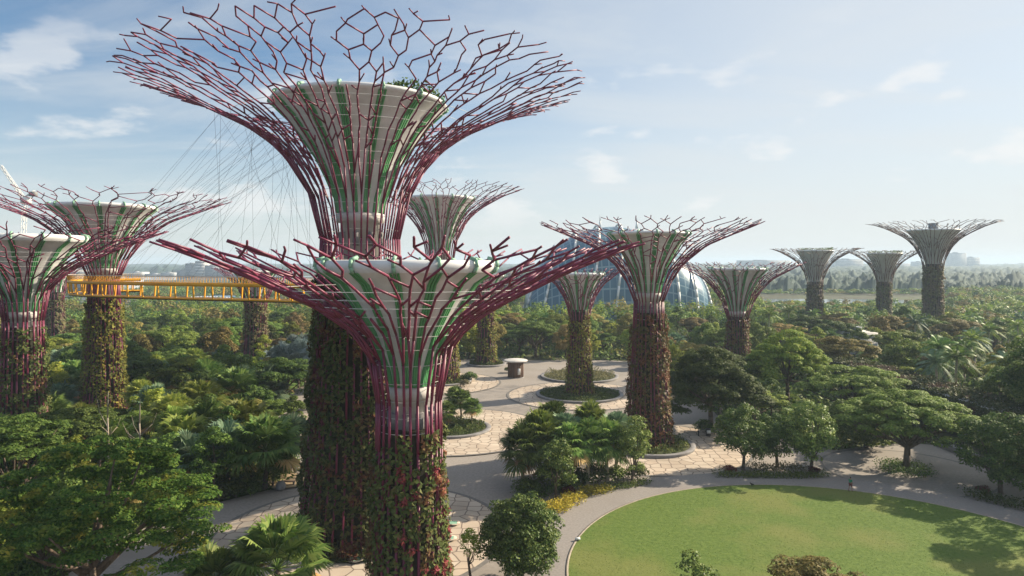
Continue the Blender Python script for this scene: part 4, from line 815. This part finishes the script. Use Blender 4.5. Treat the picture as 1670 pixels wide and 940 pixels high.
def far_wood():
    rng = RS(18); rowsD = 600 * (7.5 ** np.linspace(0, 1, 170)); cols = np.linspace(-140, 1810, 760); U, D = np.meshgrid(cols, rowsD); X = (U - CU) / F * D
    def smooth(a, k):
        for _ in range(k): a = (a + np.roll(a, 1, 0) + np.roll(a, -1, 0) + np.roll(a, 1, 1) + np.roll(a, -1, 1)) / 5
        return a
    b = smooth(rng.normal(size=U.shape), 3); b /= b.std(); c = smooth(rng.normal(size=U.shape), 30); c /= c.std()
    Z = 9.5 + 2.2 * b + 2.0 * c + 1.2 * rng.normal(size=U.shape) + np.clip((D - 1500) / 3000, 0, 1) * 14
    gap = (X < -170) & (D < 1900) & (D > 600); Z = np.where(gap, -3, Z)
    gap2 = (U > 1225) & (U < 1545) & (D < 640); Z = np.where(gap2, -3, Z)
    Z[0] = -2; Z[:, 0] = -2; Z[:, -1] = -2; Z[-1] = -2
    nr, nc = U.shape; i = np.arange(nr * nc).reshape(nr, nc); q = np.stack([i[:-1, :-1], i[:-1, 1:], i[1:, 1:], i[1:, :-1]], -1).reshape(-1, 4)
    mb = MB(); mb.add(np.stack([X, D, Z], -1).reshape(-1, 3), q)
    tag(mb.build('far_woodland', M['far']), 'hazy belts of far woodland reaching the horizon', 'woodland', kind='stuff')
far_wood()

# ------------------------------------------------------------------ glass dome conservatory
def dome_mat():
    m, nt, b, out = mat_base('conservatory_glass', 0.28, 0.0, 0.25); N = nt.nodes.new; L = nt.links.new
    tc = N('ShaderNodeTexCoord'); br = N('ShaderNodeTexBrick'); br.offset = 0.0; br.inputs['Scale'].default_value = 1.0; br.inputs['Mortar Size'].default_value = 0.003; br.inputs['Brick Width'].default_value = 0.035; br.inputs['Row Height'].default_value = 0.04
    br.inputs['Color1'].default_value = (0.05, 0.13, 0.20, 1); br.inputs['Color2'].default_value = (0.08, 0.17, 0.23, 1); br.inputs['Mortar'].default_value = (0.20, 0.30, 0.35, 1)
    L(tc.outputs['UV'], br.inputs[0]); L(br.outputs[0], b.inputs['Base Color']); return m
M['dome'] = dome_mat()
def conservatory():
    cx, cy, a, bdep, h = 56.0, 372.0, 50.0, 40.0, 48.0
    root = thing('glass_conservatory', 'huge ribbed glass dome behind the rust vined supertree', 'conservatory', (cx, cy, 0))
    nu, nv = 64, 40; mb = MB(); uu = np.linspace(-1, 1, nu); ph = np.linspace(0, math.pi, nv)
    def pt(u, p, k=1.0):
        w = max(0.0, 1 - abs(u) ** 2.1) ** .5; hh = h * w * (1.0 - .10 * max(0, u))
        return (a * u + 5.0 * w * math.cos(p) * 0, -bdep * (.35 + .65 * w) * math.cos(p) * k, hh * math.sin(p) ** .8 * k)
    V = np.array([[pt(u, p) for p in ph] for u in uu]); i = np.arange(nu * nv).reshape(nu, nv)
    q = np.stack([i[:-1, :-1], i[1:, :-1], i[1:, 1:], i[:-1, 1:]], -1).reshape(-1, 4); mb.add(V.reshape(-1, 3), q)
    me = mb.mesh('glass_shell', M['dome'], True); uv = me.uv_layers.new(name='UVMap'); iu = np.repeat(np.linspace(0, 1, nu), nv); iv = np.tile(np.linspace(0, 1, nv), nu)
    vi = np.zeros(len(me.loops), np.int32); me.loops.foreach_get('vertex_index', vi); uv.data.foreach_set('uv', np.stack([iu[vi], iv[vi]], 1).ravel().astype(np.float32))
    link('glass_shell', me, root)
    for k, u in enumerate((-.86, -.66, -.44, -.2, .04, .28, .5, .7, .88)):
        mb = MB(); P = [pt(u + .16 * (1 - math.sin(p)) * (-1 if u < .35 else .2), p, 1.03) for p in np.linspace(0.02, math.pi - .02, 26)]; mb.path(P, .62, 6); mb.build('arch_rib', M['white'], root)
    mb = MB(); mb.lathe([(1.0, 0), (1.0, 1.2)], 60); o = mb.build('plinth', M['kerb'], root); o.scale = (a * 1.0, bdep * 1.0, 1)
    for dx, hh in ((-8, 6.5), (12, 5.5)):
        mb = MB(); mb.path([(dx, 0, h - 1), (dx, 0, h + hh * .5), (dx, 0, h + hh)], [.9, .4, .08], 6); mb.build('vent_spire', M['white'], root)
conservatory()

# ------------------------------------------------------------------ far buildings, bay structures, crane
def slab_building(label, u0, u1, vt, D, mat='paleblock', name='building', floors=8, vb=None, setback=None, dep=30):
    x0, x1 = XD(u0, D)[0], XD(u1, D)[0]; zt = H + (HV - vt) / F * D
    root = thing(name, label, 'building', ((x0 + x1) / 2, D, 0), 'far buildings'); w = (x1 - x0) / 2
    mb = MB(); mb.box((-w, 0, 0), (w, dep, zt)); body = mb.build('wall', M[mat], root)
    n = max(3, floors); mb = MB()
    for k in range(n):
        z = zt * (k + .35) / n; mb.box((-w * .94, -.12, z), (w * .94, -.02, z + zt / n * .42))
    mb.build('window_bands', M['greyblock'], root)
    mb = MB(); mb.box((-w * .4, dep * .2, zt), (w * .1, dep * .6, zt + max(1.5, zt * .06))); mb.build('roof_plant', M['greyblock'], body)
    return root
slab_building('wide pale hazy block between two far pale supertrees', 1361, 1408, 423, 2600)
slab_building('narrow pale hazy tower left of the wide far block', 1342, 1352, 425, 2650, dep=20)
slab_building('hazy tower block right of the rightmost supertree, taller one', 1549, 1576, 413, 3000, floors=14)
slab_building('hazy lower block joined to the right of the tower block', 1577, 1598, 420, 3020)
slab_building('hazy low block left of the tallest far supertree', 1492, 1510, 427, 2900)
slab_building('hazy long low block above the flat crowned supertree', 1205, 1290, 425, 2700)
slab_building('hazy low block behind the tallest far supertree', 1452, 1484, 430, 2800)
slab_building('pale concrete garden building among palms on the right', 1384, 1432, 543, 198, 'shaft', floors=3, dep=8)
slab_building('dark glassy hall at the bay left of the walkway', 118, 200, 458, 520, 'greyblock', floors=4)
slab_building('long white terminal hall at the bay on the left', 60, 150, 441, 700, 'paleblock', floors=3)
slab_building('low pale shed under the left part of the walkway', 196, 262, 489, 455, 'paleblock', floors=2, dep=14)
slab_building('low white shed left of the yellow walkway end', 98, 165, 484, 470, 'paleblock', floors=2, dep=14)
for i, (u0, u1, vt, mt, wh) in enumerate([(288, 302, 441, 'greyblock', 'stepped left end'), (302, 318, 430, 'greyblock', 'highest block'), (318, 334, 426, 'paleblock', 'pale middle block'), (334, 352, 433, 'greyblock', 'right middle block'), (352, 382, 438, 'paleblock', 'low right end'), (382, 420, 443, 'greyblock', 'lowest far right block')]):
    slab_building(f'hazy grey blue hotel cluster above the walkway, {wh}', u0, u1, vt, 1300, mt, floors=6)
for i, (u0, u1, vt) in enumerate([(205, 232, 444), (236, 262, 447), (262, 284, 445)]):
    slab_building(f'low hazy waterfront block above the walkway, {("left", "middle", "right")[i]} of three', u0, u1, vt, 1500, 'paleblock', floors=3)
def barrel_roof(label, u0, u1, vtop, D, dep):
    x0, x1 = XD(u0, D)[0], XD(u1, D)[0]; zt = H - (vtop - HV) / F * D; root = thing('vaulted_hall', label, 'building', ((x0 + x1) / 2, D, 0)); w = (x1 - x0) / 2; mb = MB(); n = 40
    t = np.linspace(-1, 1, n); V = []
    for y in (0, dep): V += [(w * a, y, zt * (1 - .75 * a * a)) for a in t]
    mb.add(V, [(k, k + 1, n + k + 1, n + k) for k in range(n - 1)]); mb.build('roof', M['roofglass'], root, True)
    mb = MB(); mb.path([(w * a, -.3, zt * (1 - .75 * a * a) + .2) for a in t], .5, 5); mb.build('roof_edge', M['white'], root)
    mb = MB(); V = [(w * a, .1, zt * (1 - .75 * a * a)) for a in t] + [(w * a, .1, 0) for a in t]; mb.add(V, [(k + 1, k, n + k, n + k + 1) for k in range(n - 1)]); mb.build('glass_front', M['roofglass'], root)
barrel_roof('long low vaulted blue glass hall under the yellow walkway', 235, 440, 485, 430, 24)
barrel_roof('arched blue roof seen through the walkway railing', 330, 480, 462, 600, 30)
def crane():
    x, y = XD(33, 300); root = thing('crane', 'white lattice crane with raised jib at the far left', 'crane', (x, y, 0))
    def lattice(p0, p1, w, n, name):
        p0, p1 = np.array(p0, float), np.array(p1, float); d = (p1 - p0); mb = MB(); a = np.array([w, 0, 0]); b = np.array([0, w, 0])
        if abs(d[2]) < abs(d[0]) * 2: a = np.array([w * .6, 0, w * .6])
        cs = [a + b, a - b, -a - b, -a + b]
        for c in cs: mb.segs([p0 + c], [p1 + c * .8], .16, .14, 4)
        for k in range(n):
            q0 = p0 + d * k / n; q1 = p0 + d * (k + 1) / n
            for e in range(4): mb.segs([q0 + cs[e]], [q1 + cs[(e + 1) % 4]], .09, .09, 4, cap=False)
        mb.build(name, M['white'], root)
    lattice((0, 0, 0), (2, 0, 56), .8, 16, 'mast'); lattice((2, 0, 56), (-8.5, 0, 71), .6, 8, 'jib'); lattice((2, 0, 57), (6, 0, 60), .5, 3, 'counter_jib')
    mb = MB(); mb.box((1, -1.4, 54.5), (4.2, 1.4, 57)); mb.build('cab', M['white'], root)
    mb = MB(); mb.box((4.5, -1, 57.5), (7, 1, 59.5)); mb.build('counterweight', M['kerb'], root)
crane()

# ------------------------------------------------------------------ kiosk, arcade, small things
def kiosk():
    x, y = XD(841, 168); root = thing('kiosk', 'small round kiosk with flat pale roof and brown slatted walls', 'kiosk', (x, y, 0))
    mb = MB(); mb.lathe([(0.02, 3.95), (2.85, 3.95), (2.95, 4.05), (2.95, 4.22), (2.8, 4.3), (0.02, 4.34)], 40); mb.build('roof', M['shaft'], root)
    mb = MB(); mb.lathe([(1.55, 0), (1.55, 3.95)], 28)
    for k in range(26): a = k * 2 * math.pi / 26; mb.segs([(1.85 * math.cos(a), 1.85 * math.sin(a), 0)], [(1.85 * math.cos(a), 1.85 * math.sin(a), 3.95)], .11, .11, 5)
    mb.build('slatted_wall', M['timber'], root)
    mb = MB(); mb.box((.5, -1.98, .9), (1.15, -1.9, 2.4)); mb.build('notice_board', M['white'], root)
    mb = MB(); mb.lathe([(2.1, 0), (2.1, .12), (0.02, .12)][::-1], 32); mb.build('plinth', M['kerb'], root)
kiosk()
def arcade():
    root = thing('arcade', 'long vine covered arcade with dark openings on the right', 'arcade', (73.0, 0, 0)); y0, y1, h = 92.0, 153.0, 6.2
    mb = MB(); mb.box((-1.5, y0, h - .8), (5.5, y1, h)); mb.build('roof', M['shaft'], root)
    mb = MB(); mb.box((4.6, y0, 0), (5.2, y1, h - .8)); mb.build('back_wall', M['greyblock'], root)
    for y in np.arange(y0 + 1, y1, 5.2):
        mb = MB(); mb.box((-1.1, y - .35, 0), (-.3, y + .35, h - .8)); mb.build('column', M['kerb'], root)
    rng = RS(8); n = 15000; mb = MB(); y = rng.uniform(y0, y1, n); f = rng.rand(n); top = f < .6
    drop = (1.5 + .8 * np.sin(y * .8) + .6 * np.sin(y * 2.1)); xx = np.where(top, rng.uniform(-1.6, 5.6, n), -1.6 - rng.rand(n) * .3); zz = np.where(top, h + rng.rand(n) * (.5 + .5 * np.sin(y * .5 + 1) ** 2), h - rng.rand(n) * drop)
    mb.leaves(np.stack([xx, y, zz], 1), rng.normal(size=(n, 3)) * .6 + np.where(top[:, None], [[0, 0, 1.]], [[-1., 0, .4]]), rng.uniform(.35, .75, n), .55, rng); mb.build('climbing_plants', M['arcadevine'], root)
M['arcadevine'] = leaf_mat('arcade_vine', [(0.04, 0.055, 0.02), (0.07, 0.085, 0.03), (0.10, 0.10, 0.04)], trans=.2, patch=.22, patch_cols=[(0.10, 0.05, 0.05), (0.14, 0.08, 0.06), (0.10, 0.09, 0.04)], patch_pos=.55, vary=0)
arcade()
def low_wall():
    a = np.array(G(1532, 728)); b = np.array(G(1592, 752)); mb = MB(); d = b - a; l = np.linalg.norm(d); mb.box((0, -.5, 0), (l, .5, .75)); mb.box((-.06, -.56, .75), (l + .06, .56, .85))
    o = mb.build('low_wall', M['kerb'], None, False, (a[0], a[1], .02)); o.rotation_euler = (0, 0, math.atan2(d[1], d[0])); tag(o, 'low stone wall in the shade before the arcade', 'wall')
low_wall()
def litter_bin():
    x, y = G(1155, 712); root = thing('litter_bin', 'dark litter bin with white notice beside dark shrubs', 'bin', (x, y, .03)); mb = MB()
    mb.lathe([(.36, 0), (.4, .1), (.4, 1.15), (.36, 1.25), (.02, 1.3)][::1], 20); mb.build('body', M['dark'], root); mb = MB(); mb.box((-.3, -.45, .55), (.3, -.41, 1.05)); mb.build('notice', M['white'], root)
litter_bin()
def bollard(u, v, lb):
    x, y = G(u, v); mb = MB(); mb.lathe([(.09, 0), (.09, .8), (.12, .82), (.12, .95), (.02, 1.0)], 12); tag(mb.build('bollard_light', M['dark'], None, False, (x, y, .03)), lb, 'bollard')
bollard(1139, 712, 'slim dark bollard light left of the litter bin'); bollard(866, 700, 'slim dark bollard light before the short supertree planter')
def stone_bench():
    x, y = G(458, 800); mb = MB(); n = 14; mb.lathe([(.02, 0), (.42, .05), (.6, .35), (.58, .75), (.38, 1.05), (.02, 1.15)], 20); tag(mb.build('stone_ball', M['kerb'], None, True, (x, y, .02)), 'rounded grey stone beside the tan paving pad', 'stone')
    x, y = G(470, 793); root = thing('bench', 'small dark timber bench on the tan paving pad', 'bench', (x, y, .16)); mb = MB(); mb.box((-.9, -.25, .42), (.9, .25, .5)); mb.build('seat', M['timber'], root)
    for sx in (-.7, .7): mb = MB(); mb.box((sx - .06, -.22, 0), (sx + .06, .22, .418)); mb.build('leg', M['dark'], root)
stone_bench()
def lawn_sign():  # small pale sign on a short stake, gives no light
    x, y = G(934, 886); root = thing('ground_sign', 'small pale ground sign on the left lawn edge', 'sign', (x + .5, y, .22)); mb = MB(); mb.box((-.25, -.12, .12), (.25, .12, .3)); mb.build('sign_panel', M['white'], root)
    mb = MB(); mb.segs([(0, 0, 0)], [(0, 0, .12)], .05, .05, 8); mb.build('stake', M['dark'], root)
lawn_sign()
def inspection_cover(u, v, i):
    x, y = G(u, v); mb = MB(); mb.lathe([(.75, 0), (.75, .012), (.42, .012)], 28); mb.add([(-.42, -.42, .016), (.42, -.42, .016), (.42, .42, .016), (-.42, .42, .016)], [(0, 1, 2, 3)], m=1)
    return mb.build('inspection_cover', [M['honey'], M['palegreen']], None, False, (x, y, .225))
for i, (u, v, lb) in enumerate([(580, 916, 'square inspection cover in front of the tallest supertree foot'), (733, 881, 'square inspection cover right of the front supertree stem, nearer one'), (739, 856, 'square inspection cover right of the front supertree stem, farther one')]): tag(inspection_cover(u, v, i), lb, 'cover', 'inspection covers')

# ------------------------------------------------------------------ person and bird
def skin_mesh(name, verts, edges, radii, root, mat, parent, sub=2):
    me = bpy.data.meshes.new(name); me.from_pydata(verts, edges, []); o = bpy.data.objects.new(name, me); COL.objects.link(o)
    md = o.modifiers.new('skin', 'SKIN'); sv = me.skin_vertices[0].data
    for i, r in enumerate(radii): sv[i].radius = (r, r) if not isinstance(r, tuple) else r; sv[i].use_root = (i == root)
    md.use_smooth_shade = True; sb = o.modifiers.new('sub', 'SUBSURF'); sb.levels = sb.render_levels = sub
    dg = bpy.context.evaluated_depsgraph_get(); dg.update(); me2 = bpy.data.meshes.new_from_object(o.evaluated_get(dg)); bpy.data.objects.remove(o); bpy.data.meshes.remove(me)
    me2.name = name; me2.materials.clear(); me2.materials.append(mat); return link(name, me2, parent)
def person():
    x, y = G(1387, 805); root = thing('person', 'person in green shirt and dark red shorts walking on the lawn edge', 'person', (x, y, zc + .05), None, math.radians(-70))
    skin = noise_mat('skin', (.24, .13, .085), (.3, .17, .11), 2, .6); hair = noise_mat('black_hair', (.012, .01, .01), (.025, .02, .02), 5, .6); sh = noise_mat('green_shirt', (.015, .20, .10), (.025, .27, .14), 3, .85); shs = noise_mat('red_shorts', (.14, .03, .035), (.20, .045, .05), 3, .85); shoe = M['dark']
    V = [(0, 0, .95), (0, 0, 1.15), (0, 0, 1.38), (0, .01, 1.50), (0, .02, 1.62), (0, .03, 1.72),
         (.10, 0, .88), (.11, .12, .50), (.11, .10, .10), (.11, .24, .05), (-.10, 0, .88), (-.11, -.06, .50), (-.11, -.22, .12), (-.11, -.10, .05),
         (.19, 0, 1.40), (.24, -.04, 1.13), (.22, .10, .92), (.22, .15, .83), (-.19, 0, 1.40), (-.24, .04, 1.13), (-.21, .24, 1.05), (-.19, .31, 1.07)]
    E = [(0, 1), (1, 2), (2, 3), (3, 4), (4, 5), (0, 6), (6, 7), (7, 8), (8, 9), (0, 10), (10, 11), (11, 12), (12, 13), (2, 14), (14, 15), (15, 16), (16, 17), (2, 18), (18, 19), (19, 20), (20, 21)]
    R = [.13, .125, .14, .055, .085, .075, .085, .055, .04, .038, .085, .055, .04, .038, .06, .042, .032, .034, .06, .042, .032, .034]
    skin_mesh('body', V, E, R, 0, skin, root)
    T = [0, 1, 2, 14, 15, 18, 19]; mp = {t: i for i, t in enumerate(T)}
    skin_mesh('shirt', [V[t] for t in T], [(mp[a], mp[b]) for a, b in E if a in mp and b in mp], [.155, .15, .16, .08, .062, .08, .062], 0, sh, root)
    skin_mesh('shorts', [V[0], V[6], (.11, .08, .58), V[10], (-.11, -.04, .58)], [(0, 1), (1, 2), (0, 3), (3, 4)], [.145, .105, .09, .105, .09], 0, shs, root)
    skin_mesh('hair', [(0, -.0, 1.63), (0, .0, 1.70), (0, .01, 1.76)], [(0, 1), (1, 2)], [.085, .098, .075], 0, hair, root)
    for s, yy in ((.11, .17), (-.11, -.16)): skin_mesh('shoe', [(s, yy - .07, .05), (s, yy + .05, .045), (s, yy + .14, .035)], [(0, 1), (1, 2)], [.052, .05, .035], 0, shoe, root, 1)
person()
def bird():
    x, y = G(1226, 797); root = thing('bird', 'small dark bird standing on the path by the lawn edge', 'bird', (x, y, zc + .02), None, math.radians(200), 1.35)
    f = noise_mat('dark_feathers', (.02, .018, .018), (.05, .04, .035), 8, .6)
    skin_mesh('body', [(-.30, 0, .13), (-.16, 0, .19), (0, 0, .24), (.10, 0, .30), (.15, 0, .37), (.21, 0, .365), (.26, 0, .355), (0, .04, .15), (0.0, .045, .02), (.04, .045, .012), (0, -.04, .15), (0, -.045, .02), (.04, -.045, .012)],
              [(0, 1), (1, 2), (2, 3), (3, 4), (4, 5), (5, 6), (2, 7), (7, 8), (8, 9), (2, 10), (10, 11), (11, 12)], [.02, .06, .085, .06, .048, .025, .008, .02, .010, .010, .02, .010, .010], 2, f, root)
bird()

# ------------------------------------------------------------------ haze
def haze():
    me = bpy.data.meshes.new('haze'); bm = bmesh.new(); bmesh.ops.create_cube(bm, size=1.0)
    for v in bm.verts: v.co.x *= 9000; v.co.y = -300 + (v.co.y + .5) * 7000; v.co.z = -4.0 + (v.co.z + .5) * 80.0
    bm.to_mesh(me); bm.free(); m = bpy.data.materials.new('haze_air'); m.use_nodes = True; nt = m.node_tree; nt.nodes.clear()
    out = nt.nodes.new('ShaderNodeOutputMaterial'); pv = nt.nodes.new('ShaderNodeVolumePrincipled'); pv.inputs['Color'].default_value = (.66, .82, 1.0, 1); pv.inputs['Density'].default_value = 0.00020; pv.inputs['Anisotropy'].default_value = 0.1
    nt.links.new(pv.outputs[0], out.inputs['Volume']); me.materials.append(m)
    tag(link('haze', me), 'thin pale morning haze over the whole garden', 'haze', kind='stuff')
haze()
